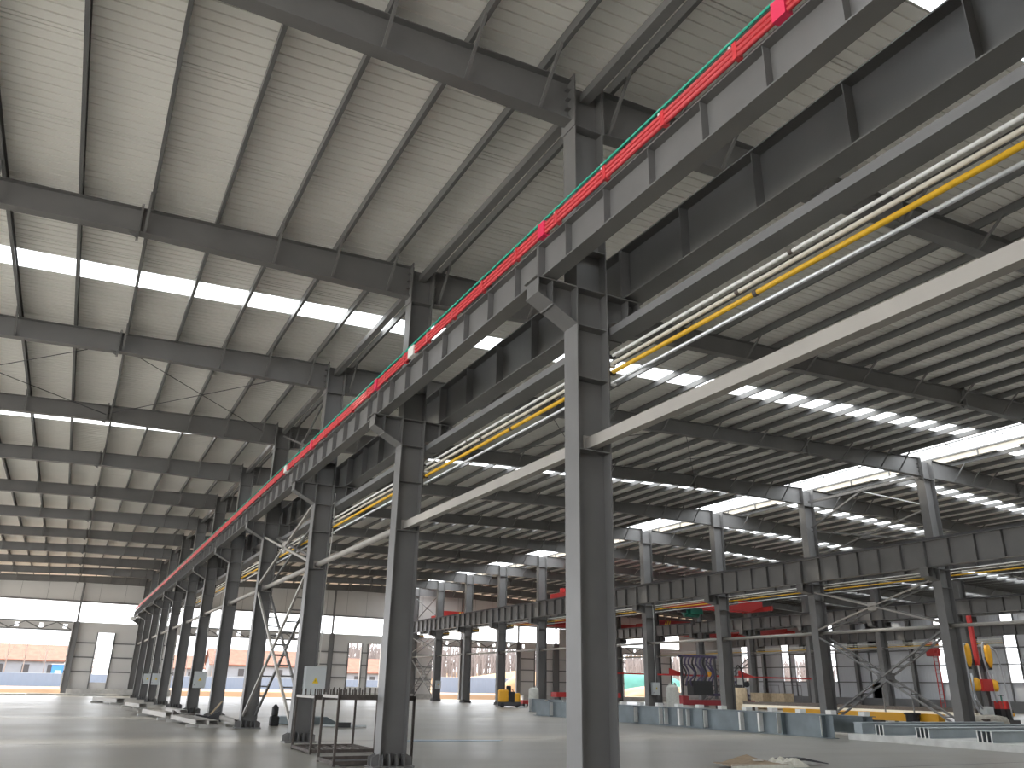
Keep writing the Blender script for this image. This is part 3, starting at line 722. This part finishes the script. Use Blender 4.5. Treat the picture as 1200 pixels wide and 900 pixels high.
t = thing('box_beam', 'plain dull grey box beam on the plinth in front of the braced bay', 'beam', (20.25, 20.45, .212))
MB().box(0, 8.4, 0, .35, 0, .36).build('beam', 'galv_mid', t); MB().box(0, 8.4, -.03, .38, .36, .385).build('cover_plate', 'galv_mid', t)

# yellow track beam, machine bed
t = thing('track_beam', 'long orange yellow beam of the welding gantry on the floor', 'beam', (33.3, 26.6, 0))
MB().box(-.25, .25, 0, 10.4, .28, .68).build('beam', 'orange', t)
for y in (.4, 3.5, 6.5, 9.5): MB().box(-.2, .2, y, y+.5, 0, .28).build('foot', 'dark', t)
MB().lathe([(.32, 0), (.32, .62), (.40, .62), (.40, .7), (.32, .72)], (-.6, 1.2, .0), 18).build('winch_drum', 'black', t)
for k in range(3):
    t = thing('conveyor_rail', 'rusty yellow conveyor rail behind the orange beam, %s of three' % ORD[k+1], 'rail', (36.0+1.5*k, 26.5, 0))
    MB().box(-.08, .08, 0, 17, .75, .92).build('rail', 'rusty', t); MB().box(-.14, .14, 0, 17, .6, .75).build('skirt', 'cream' if k < 2 else 'orange', t)
    for y in (.5, 6, 11, 16): MB().box(-.07, .07, y, y+.14, 0, .6).build('foot', 'rusty', t)
for k, y in enumerate((34.6, 36.4, 40.2)):
    t = thing('guard_post', 'thin grey post standing along the orange beam, %s of three' % ORD[k+1], 'post', (34.6, y-5.5, 0)); MB().tube([(0, 0, 0), (0, 0, 1.9)], .04, 8).build('tube', 'steel2', t); MB().box(-.1, .1, -.1, .1, 0, .03).build('base_plate', 'steel2', t)

# drilling and welding gantry beside the nearest ridge column
t = thing('drilling_machine', 'tall machine with yellow spindle heads, red mast and hoses beside the ridge column', 'machine', (34.0, 24.9, 0)); t.scale = (.88, .88, 1)
for x in (-1.1, .7): MB().box(x-.14, x+.14, -.14, .14, 0, 3.9).build('column', 'dark', t)
MB().box(-1.5, 1.1, -.16, .16, 3.0, 3.28).build('cross_beam', 'dark', t)
MB().box(-1.3, 1.0, -.2, .2, 1.9, 2.05).build('shelf', 'steel2', t)
MB().box(-1.6, 2.4, -.6, .6, 0, .5).build('bed', 'dark', t)
for x in (-1.0, .85):
    MB().lathe([(.08, 0), (.16, .2), (.19, .4), (.19, .85), (.14, 1.05), (.07, 1.1)], (x, -.42, 2.9), 14).build('spindle_head', 'orange', t, smooth=True)
    MB().box(x-.16, x+.16, -.42, -.14, 2.8, 3.4).build('spindle_mount', 'dark', t)
    MB().tube([(x+.02, -.42, 2.6), (x+.02, -.42, 1.4)], .05, 8).build('spindle_shaft', 'silver', t)
MB().bar((-.15, -.3, 5.35), (-.05, -.3, 3.0), .2, .2).build('mast', 'red', t)
MB().bar((-.05, -.3, 3.0), (.0, -.3, 2.2), .06, .06).build('mast_rod', 'silver', t)
MB().box(-.35, .5, -.62, -.1, 1.8, 2.35).build('motor_housing', 'red', t)
MB().lathe([(.2, 0), (.26, .15), (.26, .5), (.1, .62)], (-.72, -.4, 1.8), 14).build('gearbox', 'orange', t, smooth=True)
MB().lathe([(.2, 0), (.26, .15), (.26, .45), (.1, .55)], (.85, -.4, 1.8), 14).build('gearbox', 'orange', t, smooth=True)
MB().box(-.25, .35, -.5, -.1, .5, 1.1).build('panel', 'boxgrey', t)
def hose(pts, r, m):
    P = [Vector(p) for p in pts]; out = []
    for i in range(len(P)-1):
        p0, p1, p2, p3 = P[max(i-1, 0)], P[i], P[i+1], P[min(i+2, len(P)-1)]
        for k in range(6):
            u = k/6; out.append(.5*((2*p1)+(p2-p0)*u+(2*p0-5*p1+4*p2-p3)*u*u+(3*p1-p0-3*p2+p3)*u**3))
    out.append(P[-1]); return MB().tube(out, r, 8)
hose([(-1.0, -.42, 3.95), (-1.4, -.5, 3.8), (-1.5, -.6, 2.6), (-1.45, -.6, 1.6), (-1.1, -.6, .9), (-.4, -.5, .6)], .055, 0).build('hose', 'ghose', t, smooth=True)
hose([(.85, -.42, 3.95), (.4, -.5, 4.05), (.25, -.5, 3.4), (.5, -.5, 2.4), (.75, -.5, 1.3)], .05, 0).build('hose', 'ghose', t, smooth=True)
hose([(.95, -.42, 3.9), (1.5, -.5, 3.6), (1.75, -.5, 2.2), (1.9, -.5, .6)], .045, 0).build('hose', 'ghose', t, smooth=True)
hose([(-.9, -.42, 2.5), (-1.05, -.5, 1.6), (-.6, -.5, 1.0)], .045, 0).build('hose', 'ghose', t, smooth=True)
for k, x in enumerate((1.15, 1.75)):
    MB().box(x-.2, x+.2, -.5, -.1, .5, 1.0).build('control_box', 'black', t); MB().box(x-.14, x+.14, -.45, -.15, 1.0, 1.35).build('beacon_box', 'red', t)
MB().tube([(1.5, -.3, .5), (1.5, -.3, 1.6)], .04, 6).build('valve_stand', 'dgreen', t); MB().lathe([(.14, 0), (.14, .03)], (1.5, -.3, 1.6), 12).build('hand_wheel', 'dark', t)
t = thing('tarp_covered_machine', 'small machine under a dusty tarpaulin at the ridge column foot', 'covered machine', (32.3, 23.4, 0)); t.scale = (.95, .75, .76)
mb = MB(); N = 14; prof = [(0, .98), (.55, .97), (.8, .9), (.92, .6), (1.02, .1)]
rows = []
for r_, z_ in [(.0, 1.0)] + prof[1:]:
    ring = []
    for j in range(N*2):
        a = 2*math.pi*j/(N*2); c_, s_ = math.cos(a), math.sin(a); q = 1/max(abs(c_), abs(s_))**.8
        wv = 1+.05*math.sin(5*a+z_*7)
        mb.v.append((r_*c_*q*1.0*wv, r_*s_*q*.7*wv, z_+.03*math.sin(3*a))); ring.append(len(mb.v)-1)
    rows.append(ring)
for a, b in zip(rows, rows[1:]):
    for j in range(N*2): mb.f.append((a[j], a[(j+1) % (N*2)], b[(j+1) % (N*2)], b[j]))
mb.build('tarpaulin', 'tarp', t, smooth=True)
MB().box(-.85, .85, -.55, .55, 0, .8).build('machine_body', 'rusty', t)

# red ladder against the far wall bay
def ladder(name, label, x, y, H, wd, m, cage=False):
    t = thing(name, label, 'ladder', (x, y, 0))
    for s_ in (0, wd): MB().box(s_-.03, s_+.03, -.03, .03, 0, H).build('stile', m, t)
    z = .3; me = MB().bar((0, 0, 0), (wd, 0, 0), .03, .03).mesh('rung', m)
    while z < H: put('rung', me, t, (0, 0, z)); z += .33
    if cage: MB().box(-.1, wd+.25, -.1, .6, H-.9, H-.82).box(-.1, -.06, -.1, .6, H-.9, H+.25).box(wd+.2, wd+.25, -.1, .6, H-.9, H+.25).build('platform', m, t)
ladder('access_ladder', 'red access ladder with small platform beyond the braced bay', 60.2, 45.9, 5.6, .55, 'red', True)
# railings by the side wall
for i, (x, y) in enumerate(((70.5, 71.0), (70.5, 74.5))):
    t = thing('guard_railing', 'thin tube railing by the side wall, %s of two' % ORD[i+1], 'railing', (x, y, 0))
    for yy in (0, 1.3, 2.6): MB().tube([(0, yy, 0), (0, yy, 2.3)], .025, 6).build('post', 'steel2', t)
    for zz in (1.2, 2.3): MB().tube([(0, 0, zz), (0, 2.6, zz)], .025, 6).build('handrail', 'steel2', t)
for i, (x, y, w_) in enumerate(((53.2, 59.6, 1.4), (54.0, 57.7, 1.4))):
    t = thing('storage_crate', 'tan crate standing behind the girders, %s of a pair' % ORD[i+1], 'crate', (x, y, 0)); MB().box(-.6, .6, -.8, .8, .1, 1.35).build('body', 'wood', t); MB().box(-.62, .62, -.82, .82, 1.35, 1.45).build('lid', 'wood', t); MB().box(-.5, .5, -.7, .7, 0, .1).build('pallet', 'wood', t)
t = thing('wall_switch_box', 'small white switch box with a black fan by the third row', 'switch box', (62, 71.6, 2.0)); MB().box(-.2, .2, -.5, .5, 0, 1.0).build('cabinet', 'white', t); MB().tube([(0, -.9, .3), (0, -.6, .3)], .3, 12).build('fan', 'black', t); MB().box(-.05, .05, -.1, .1, -2.0, 0).build('post', 'steel2', t)

# welding line with dark hoses and red bed
t = thing('welding_line', 'red welding line hung with dark violet hoses behind the long girder', 'machine', (39.2, 53.2, 0))
for k, yy in enumerate((0, 3.0)):
    pass
MB().box(-.5, 6.6, -.5, .5, .45, .85).build('bed', 'darkred', t)
MB().box(-1.1, -.5, -.6, .6, .5, 1.15).build('drive_box', 'darkred', t)
for x in (-1.2, 1, 3.2, 5.6): MB().box(x-.12, x+.12, -.4, .4, 0, .45).build('foot', 'dark', t)
MB().box(.2, 2.2, -.4, .4, 1.2, 2.3).build('cabinet', 'black', t)
for x in (-.6, 2.9): MB().box(x-.08, x+.08, -.1, .1, .95, 4.2).build('gantry_post', 'dark', t)
MB().box(-.9, 3.1, -.1, .1, 4.1, 4.3).build('gantry_beam', 'hose', t)
for i in range(9):
    x = -.6+.38*i; a = random.uniform(-.25, .25)
    hose([(x, -.2, 4.15), (x-.25, -.3, 3.6), (x+.25+a, -.35, 2.9), (x-.15, -.3, 2.3), (x+a, -.2, 1.9)], .075, 0).build('hose', 'hose' if i % 3 else 'black', t, smooth=True)
for i in range(4):
    x = 3.0+.5*i
    hose([(x, -.2, 2.4-.2*i), (x+.3, -.3, 2.3), (x+.4, -.3, 1.5), (x+.9, -.2, 1.3)], .06, 0).build('hose', 'hose', t, smooth=True)
MB().box(2.4, 6.2, -.3, .3, 1.15, 1.35).build('tray', 'hose', t)
for i in range(9): MB().box(2.6+.4*i, 2.68+.4*i, -.45, -.35, .95, 1.2+.25*(i % 3)).build('roller_post', 'dark', t)
hose([(5.0, -.2, .95), (5.0, -.2, 3.0), (5.3, -.2, 3.6), (5.7, -.2, 3.0), (5.8, -.2, .95)], .06, 0).build('hose_arch', 'black', t, smooth=True)
MB().box(3.6, 6.6, -.72, -.6, .02, .42).build('apron_plate', 'white', t)
# red light jib over the line
t = thing('jib_crane', 'thin red rail with triangular ends spanning ridge row to third row', 'jib', (30.4, 53.6, 2.66))
MB().box(0, 23.1, -.06, .06, 0, .12).build('rail', 'red', t)
for x in (.3, 7.2, 14.6): MB().prism([(x, .12), (x+1.7, .12), (x, .58)], 'y', -.04, -.02).build('tie_plate', 'red', t)
MB().tube([(11.5, 0, .0), (11.5, 0, .4)], .28, 12).build('trolley', 'orange', t)
t = thing('timber_bundle', 'wrapped upright roll of timber beside the ridge column foot', 'bundle', (36.6, 44.4, 0)); MB().lathe([(.42, 0), (.45, .1), (.45, 1.75), (.40, 1.8)], (0, 0, 0), 16).build('roll', 'wood', t, smooth=True); MB().box(-.75, .75, .5, .56, 0, 2.0).build('backing_board', 'dark', t)

# bulk bags, sweeper
def bag(label, x, y, r, h):
    t = thing('bulk_bag', label, 'bag', (x, y, 0))
    mb = MB(); prof = [(.82, 0), (.98, .05), (1.0, .35), (.97, .7), (.93, .9), (.7, .97), (.3, 1.0)]
    mb.lathe([(a*r*(1+.02*math.sin(9*b)), b*h) for a, b in prof], (0, 0, 0), 18); mb.build('sack', 'bag', t, smooth=True)
    for a in (0, 1, 2, 3): MB().tube([(r*.7*math.cos(a*1.57), r*.7*math.sin(a*1.57), h*.95), (r*.5*math.cos(a*1.57+.3), r*.5*math.sin(a*1.57+.3), h*1.08), (r*.7*math.cos(a*1.57+.6), r*.7*math.sin(a*1.57+.6), h*.94)], .03, 6).build('strap', 'bag', t)
bag('white woven bulk bag standing beyond the close column, beside the yellow sweeper', 27.5, 58.0, .42, 1.55)
bag('pale bulk bag behind the long girder, beside the grey electrical box', 32.35, 46.6, .45, 1.9)
t = thing('floor_sweeper', 'yellow ride-on floor sweeper standing alone on the open floor', 'sweeper', (26.4, 60.0, 0), -.45)
def rounded(x0, x1, y0, y1, z0, z1, r=.12):
    bm = bmesh.new(); bmesh.ops.create_cube(bm, size=1)
    for v in bm.verts: v.co = Vector(((x0+x1)/2+v.co.x*(x1-x0), (y0+y1)/2+v.co.y*(y1-y0), (z0+z1)/2+v.co.z*(z1-z0)))
    bmesh.ops.bevel(bm, geom=list(bm.edges), offset=r, segments=3, affect='EDGES', profile=.6)
    mb = MB(); mb.v = [tuple(v.co) for v in bm.verts]; bm.verts.index_update(); mb.f = [tuple(v.index for v in f.verts) for f in bm.faces]; bm.free(); return mb
rounded(-.95, -.1, -.5, .5, .35, 1.35, .18).build('tank', 'orange', t, smooth=True)
rounded(.35, .85, -.45, .45, .35, 1.1, .15).build('front_body', 'orange', t, smooth=True)
rounded(-.95, .85, -.5, .5, .12, .45, .08).build('chassis', 'dark', t)
rounded(-.2, .45, -.42, .42, .4, 1.2, .15).build('hood', 'black', t, smooth=True); rounded(-.3, .1, -.3, .3, .9, 1.65, .1).build('seat', 'black', t); MB().tube([(.4, 0, 1.05), (.2, 0, 1.35)], .03, 6).build('steering_post', 'black', t); MB().lathe([(.18, 0), (.18, .03)], (.18, 0, 1.36), 14).build('steering_wheel', 'black', t)
for x, y in ((-.6, -.45), (-.6, .45), (.6, 0)): MB().tube([(x, y-.08, .18), (x, y+.08, .18)], .18, 14).build('wheel', 'black', t)
for y in (-.5, .5): MB().lathe([(.32, 0), (.28, .1), (.05, .14)], (.95, y, .0), 14).build('brush', 'boxgrey', t)
t = thing('red_platform', 'low red steel platform on the floor behind the bulk bag', 'platform', (30.5, 64.8, 0)); MB().box(-.8, .8, -1.0, 1.0, .2, .5).build('deck', 'red', t)
for x in (-.6, .6): MB().box(x-.1, x+.1, -.8, .8, 0, .2).build('foot', 'dark', t)
t = thing('red_platform', 'long low red trestle behind the upright end plates', 'platform', (36.0, 63.5, 0)); MB().box(-3.4, 3.4, -.5, .5, .8, 1.2).build('deck', 'red', t)
for x in (-3, 0, 3): MB().box(x-.1, x+.1, -.4, .4, 0, .8).build('foot', 'dark', t)

# ---------------------------------------------------------------- pipe rack round the second column
def rack(label, x0, x1, y0, y1, H, pins, floor_slats, m='rusty', skip=()):
    t = thing('pipe_rack', label, 'rack', (x0, y0, 0)); W, D = x1-x0, y1-y0; w_ = .05
    for i, (a, b) in enumerate(((0, 0), (W, 0), (0, D), (W, D))): 
        if i in skip: continue
        MB().box(a-w_/2, a+w_/2, b-w_/2, b+w_/2, 0, H).build('leg', m, t)
    for b in (0, D): MB().box(0, W, b-w_/2, b+w_/2, H-.09, H).build('top_rail', m, t); MB().box(0, W, b-w_/2, b+w_/2, .03, .1).build('bottom_rail', m, t)
    for a in (0, W): MB().box(a-w_/2, a+w_/2, 0, D, H-.06, H-.0).build('side_rail', 'tube' if a == 0 else m, t); MB().box(a-w_/2, a+w_/2, 0, D, .03, .1).build('side_rail', m, t)
    for r_, xs in pins:
        for x in xs: MB().box(x-.014, x+.014, r_*D-.014, r_*D+.014, H, H+.15).build('peg', m, t)
    for k in range(floor_slats): MB().box(W*(k+.5)/floor_slats-.03, W*(k+.5)/floor_slats+.03, 0, D, .05, .08).build('slat', m, t)
rack('pegged steel pipe rack just behind the second column, pale top bar', -.76, .92, 15.86, 17.05, 1.36, ((0, [1.05+.085*k for k in range(6)]), (1, [.12*k+.1 for k in range(11)])), 0)
rack('pegged steel pipe rack with slatted floor, between second and third columns', -.44, 1.15, 18.95, 20.75, 1.30, ((0, [.08*k+.05 for k in range(15)]), (1, [.12*k+.1 for k in range(11)])), 7)
t = thing('steel_plate', 'dark steel plate lying on the floor under the pipe rack', 'plate', (-.6, 15.95, 0)); MB().box(0, 1.2, 0, .9, .0, .05).build('plate', 'dark', t); MB().box(.7, .95, .3, .34, .05, .06).build('chalk_mark', 'white', t)

# loose channels on the floor beside the main row
def channel(label, x, y, rz, L, wd=.34, h=.16, m='tube', z=.1):
    t = thing('channel_purlin', label, 'channel', (x, y, 0), rz)
    MB().box(-wd/2, wd/2, 0, L, z+h-.012, z+h).box(-wd/2, -wd/2+.012, 0, L, z, z+h).box(wd/2-.012, wd/2, 0, L, z, z+h).build('channel', m, t)
    for yy in (.3, L-.5): MB().box(-wd/2-.25, wd/2+.1, yy, yy+.12, 0, z).build('sleeper', 'conc', t)
channel('grey channel purlin lying beside the braced bay, outermost of two', -1.25, 31.3, .06, 5.0)
channel('grey channel purlin lying beside the braced bay, nearer the column', -.85, 30.9, .06, 5.0)
channel('pale channel purlin lying between column feet at the braced bay', .1, 31.6, -.02, 6.2, .2)
channel('folded grey sheet lying by the sixth column foot', -1.6, 37.5, .1, 5.2, .42, .2, 'tube')
channel('grey channel lying against the fifth column foot', -.5, 42.4, .06, 4.0)
channel('pale channel far along beside the eighth column foot', -1.6, 51.5, .12, 4.2, .4, .2)
channel('pale channel furthest along the main row floor', -2.2, 62.0, .3, 4.5, .5, .25)
t = thing('folded_offcut', 'dark folded sheet offcut at the end of the grey sheet', 'offcut', (-1.3, 36.6, 0)); MB().prism([(-.35, .05), (-.3, .42), (.05, .2), (.55, .32), (.6, .04)], 'y', 0, .6).build('sheet', 'rusty', t)
t = thing('folded_offcut', 'dark steel offcut with a bent bracket at the fifth column foot', 'offcut', (-.35, 35.6, 0)); MB().prism([(-.5, .02), (-.5, .3), (0, .22), (.45, .45), (.5, .02)], 'y', 0, .4).build('sheet', 'dark', t); MB().bar((.1, .2, .3), (.5, .2, .8), .07, .05).build('bracket', 'wood', t)
t = thing('folded_offcut', 'dark angled steel sheet on the open floor behind the rack', 'offcut', (3.4, 33.0, 0), .2); MB().prism([(-1.1, .02), (-.9, .28), (.5, .30), (1.1, .02)], 'y', 0, 2.0).build('sheet', 'galv', t)
t = thing('small_machine', 'small black machine standing inside the ladder braced bay', 'machine', (1.6, 32.3, 0)); t.scale = (.6, .6, .6); rounded(-.28, .28, -.25, .25, 0, .6, .1).build('body', 'black', t, smooth=True); MB().lathe([(.2, 0), (.22, .1), (.22, .5), (.12, .62), (.06, .7)], (0, 0, .6), 14).build('tank', 'black', t, smooth=True)
t = thing('tool_bar', 'dark bar tool lying on the open floor behind the second column', 'tool', (4.8, 30.7, 0), 1.2); MB().tube([(0, 0, .05), (0, 1.7, .05)], .04, 6).build('handle', 'boxgrey', t); MB().box(-.12, .12, .6, 1.1, 0, .18).build('head', 'black', t)
# blue film and cardboard
t = thing('blue_film', 'thin blue grey film lying flat on the floor', 'film', (3.5, 22.9, 0), -.3); MB().prism([(-.1, 0), (2.9, .5), (3.1, .9), (.2, .7)], 'z', .0, .012).build('sheet', 'bluesheet', t)
t = thing('cardboard_sheet', 'torn brown cardboard box flattened at the bottom edge', 'cardboard', (8.05, 13.2, 0), -.25)
mb = MB(); g = 8
for i in range(g):
    for j in range(g):
        u, v = i/(g-1), j/(g-1); mb.v.append((-.75+1.5*u, -.45+.9*v, .07+.16*max(0, 1-abs(u-.55)*2.6)*v + .02*random.random()))
for i in range(g-1):
    for j in range(g-1): a = i*g+j; mb.f.append((a, a+g, a+g+1, a+1))
o = mb.build('lid_flap', 'card', t); so = o.modifiers.new('thick', 'SOLIDIFY'); so.thickness = .012
MB().box(-.75, .75, -.45, -.43, 0, .1).build('side_flap', 'paper', t); MB().box(-.05, .16, -.2, -.1, .155, .165).build('paper_label', 'white', t)
t = thing('packing_film', 'crumpled white packing film beside the cardboard at the bottom edge', 'film', (8.95, 13.15, 0))
mb = MB(); g = 12
for i in range(g):
    for j in range(g):
        u, v = i/(g-1), j/(g-1); e = min(u, 1-u, v, 1-v)*4; mb.v.append((-.5+1.0*u, -.35+.7*v, .01+min(1, e)*(.06+.14*random.random())))
for i in range(g-1):
    for j in range(g-1): a = i*g+j; mb.f.append((a, a+g, a+g+1, a+1))
mb.build('film', 'paper', t)
t = thing('cardboard_sheet', 'dark curled cardboard strip beyond the white packing film', 'cardboard', (9.55, 13.45, 0), -.3); MB().prism([(-.7, .03), (-.3, .14), (.2, .16), (.8, .05), (.8, .03), (.2, .1), (-.3, .09)], 'y', -.15, .2).build('strip', 'dark', t)

# ---------------------------------------------------------------- outside
def fence(label, x0, x1, y, z1, m='fence'):
    t = thing('site_hoarding', label, 'fence', (x0, y, .45)); L = x1-x0
    mb = MB(); n = int(L/.5); 
    for i in range(n+1):
        for z in (0, z1-.45): mb.v.append((L*i/n, .05*(i % 2), z))
    for i in range(n): mb.f.append((2*i, 2*i+2, 2*i+3, 2*i+1))
    o = mb.build('sheeting', m, t); so = o.modifiers.new('thick', 'SOLIDIFY'); so.thickness = .02
    MB().box(0, L, .06, .14, z1-.5, z1-.42).build('top_rail', 'boxgrey', t)
fence('blue grey site hoarding beyond the open end doorway', -40, 44, 125, 2.1)
fence('blue grey site hoarding beyond the second bay doorway', 46, 64, 121, 2.75)
def house(label, x, y, L, D, h, rh, roofm='tile'):
    t = thing('house', label, 'house', (x, y, .45))
    wl = MB().box(0, L, 0, D, 0, h).build('wall', 'plaster', t)
    mb = MB(); mb.prism([(-.5, h-.1), (D/2, h+rh), (D+.5, h-.1), (D+.5, h+.08), (D/2, h+rh+.2), (-.5, h+.08)], 'x', -.5, L+.5); mb.build('roof', roofm, t)
    for xx in (0, L-.2): MB().prism([(0, h), (D, h), (D/2, h+rh)], 'x', xx, xx+.2).build('gable', 'plaster', t)
    n = max(2, int(L/3)); me = MB().box(-.5, .5, -.06, 0, 0, 1.2).mesh('window', 'dark')
    for k in range(n): put('window', me, wl, (L*(k+.5)/n, 0, h-1.8))
house('pale house with long terracotta roof behind the hoarding', -16.5, 150, 10.5, 8, 3.6, 2.3)
house('small pale house at the frame edge with terracotta roof', -27, 148, 10, 8, 3.2, 2.4)
house('pale house with terracotta roof behind the crane columns', 2, 152, 13, 8, 3.0, 2.0)
house('long pale house with terracotta roof beyond the main bay', 17, 155, 17, 8, 3.8, 2.6)
house('pale house with terracotta roof seen through the wall slots', 38, 152, 12, 8, 3.0, 2.4)
t = thing('site_cabin', 'bright blue end panel of a site cabin behind the hoarding', 'cabin', (-7.5, 138, .45)); MB().box(0, 2.4, 0, 3, 0, 2.9).build('body', 'bluepaint', t); MB().box(-.1, 2.5, -.1, 3.1, 2.9, 3.0).build('roof', 'boxgrey', t); MB().box(.5, 1.3, -.04, 0, .1, 2.1).build('door', 'white', t)
def tree(label, x, y, h):
    t = thing('bare_tree', label, 'tree', (x, y, .4)); rnd_ = random.Random(int(x*13+y))
    MB().tube([(0, 0, 0), (.05, 0, h*.5), (.0, .05, h)], .1, 6, radii=[.10, .06, .012]).build('trunk', 'bark', t)
    for k in range(9):
        a = rnd_.uniform(0, 6.28); z = h*rnd_.uniform(.35, .85); l = h*rnd_.uniform(.12, .28)
        MB().tube([(0, 0, z), (l*.5*math.cos(a), l*.5*math.sin(a), z+l*.6), (l*.8*math.cos(a), l*.8*math.sin(a), z+l*1.2)], .03, 4, radii=[.03, .018, .006]).build('branch', 'bark', t)
for i, (x, y, h) in enumerate(((-16, 139, 7.5), (-13.5, 140, 8.2), (-11.2, 139, 7.2), (-8.6, 141, 6.6), (-5.6, 139, 7.4), (-3.5, 140, 6.6), (-2.2, 139, 7.0), (11, 140, 7.6), (15, 141, 7.0), (31, 141, 7.2))):
    tree('bare leafless tree beyond the hoarding, %s along the line of trees' % ORD[i+1], x, y, h)
mb = MB(); rnd_ = random.Random(3)
for i in range(1500):
    x = rnd_.uniform(60, 250); y = rnd_.uniform(205, 240); b = 1.5+(y-205)*.10; h = rnd_.uniform(6, 9.5); d = rnd_.uniform(-.6, .6)
    wd = rnd_.uniform(.12, .3)
    mb.bar((x, y, b), (x+d, y, b+h), wd, wd)
    for k in range(3): mb.bar((x, y, b+h*(.4+.2*k)), (x+rnd_.uniform(-1.2, 1.2), y, b+h*(.7+.15*k)), wd*.6, wd*.6)
o = mb.build('forest', 'twig'); tag(o, 'grey winter woodland on the far rise', 'forest', None, 'stuff')
mb = MB(); mb.prism([(180, .3), (205, 1.6), (245, 5.5), (300, 6.0), (300, .3)], 'x', 40, 300); struct('hill', mb, 'soil', 'bare rise under the winter woodland')
def mound(label, x, y, rx, ry, h, m, seed=1):
    bm = bmesh.new(); bmesh.ops.create_icosphere(bm, subdivisions=4, radius=1); rn = random.Random(seed); ph = [rn.uniform(0, 6) for _ in range(6)]
    mb = MB()
    for v in bm.verts:
        k = 1+.14*math.sin(3*v.co.x+ph[0])*math.cos(4*v.co.y+ph[1])+.05*math.sin(9*v.co.x+ph[2]+7*v.co.y)
        mb.v.append((x+v.co.x*rx*k, y+v.co.y*ry*k, .3+max(-.1, v.co.z)*h*k))
    bm.verts.index_update(); mb.f = [tuple(v.index for v in f.verts) for f in bm.faces]; bm.free()
    o = mb.build('soil_mound', m, smooth=True); tag(o, label, 'mound'); return o
mound('orange soil mound beside the far door post', 57.5, 114, 4.2, 4, 3.4, 'soil', 1)
mound('long pale soil bank behind the second bay hoarding', 80, 150, 22, 8, 4.2, 'soil', 2)
mound('soil mound covered with teal dust netting', 84, 122, 10, 6, 4.3, 'net', 3)
mound('low ochre soil heap in front of the teal netting', 80, 110, 9, 4, 1.7, 'soil', 4)
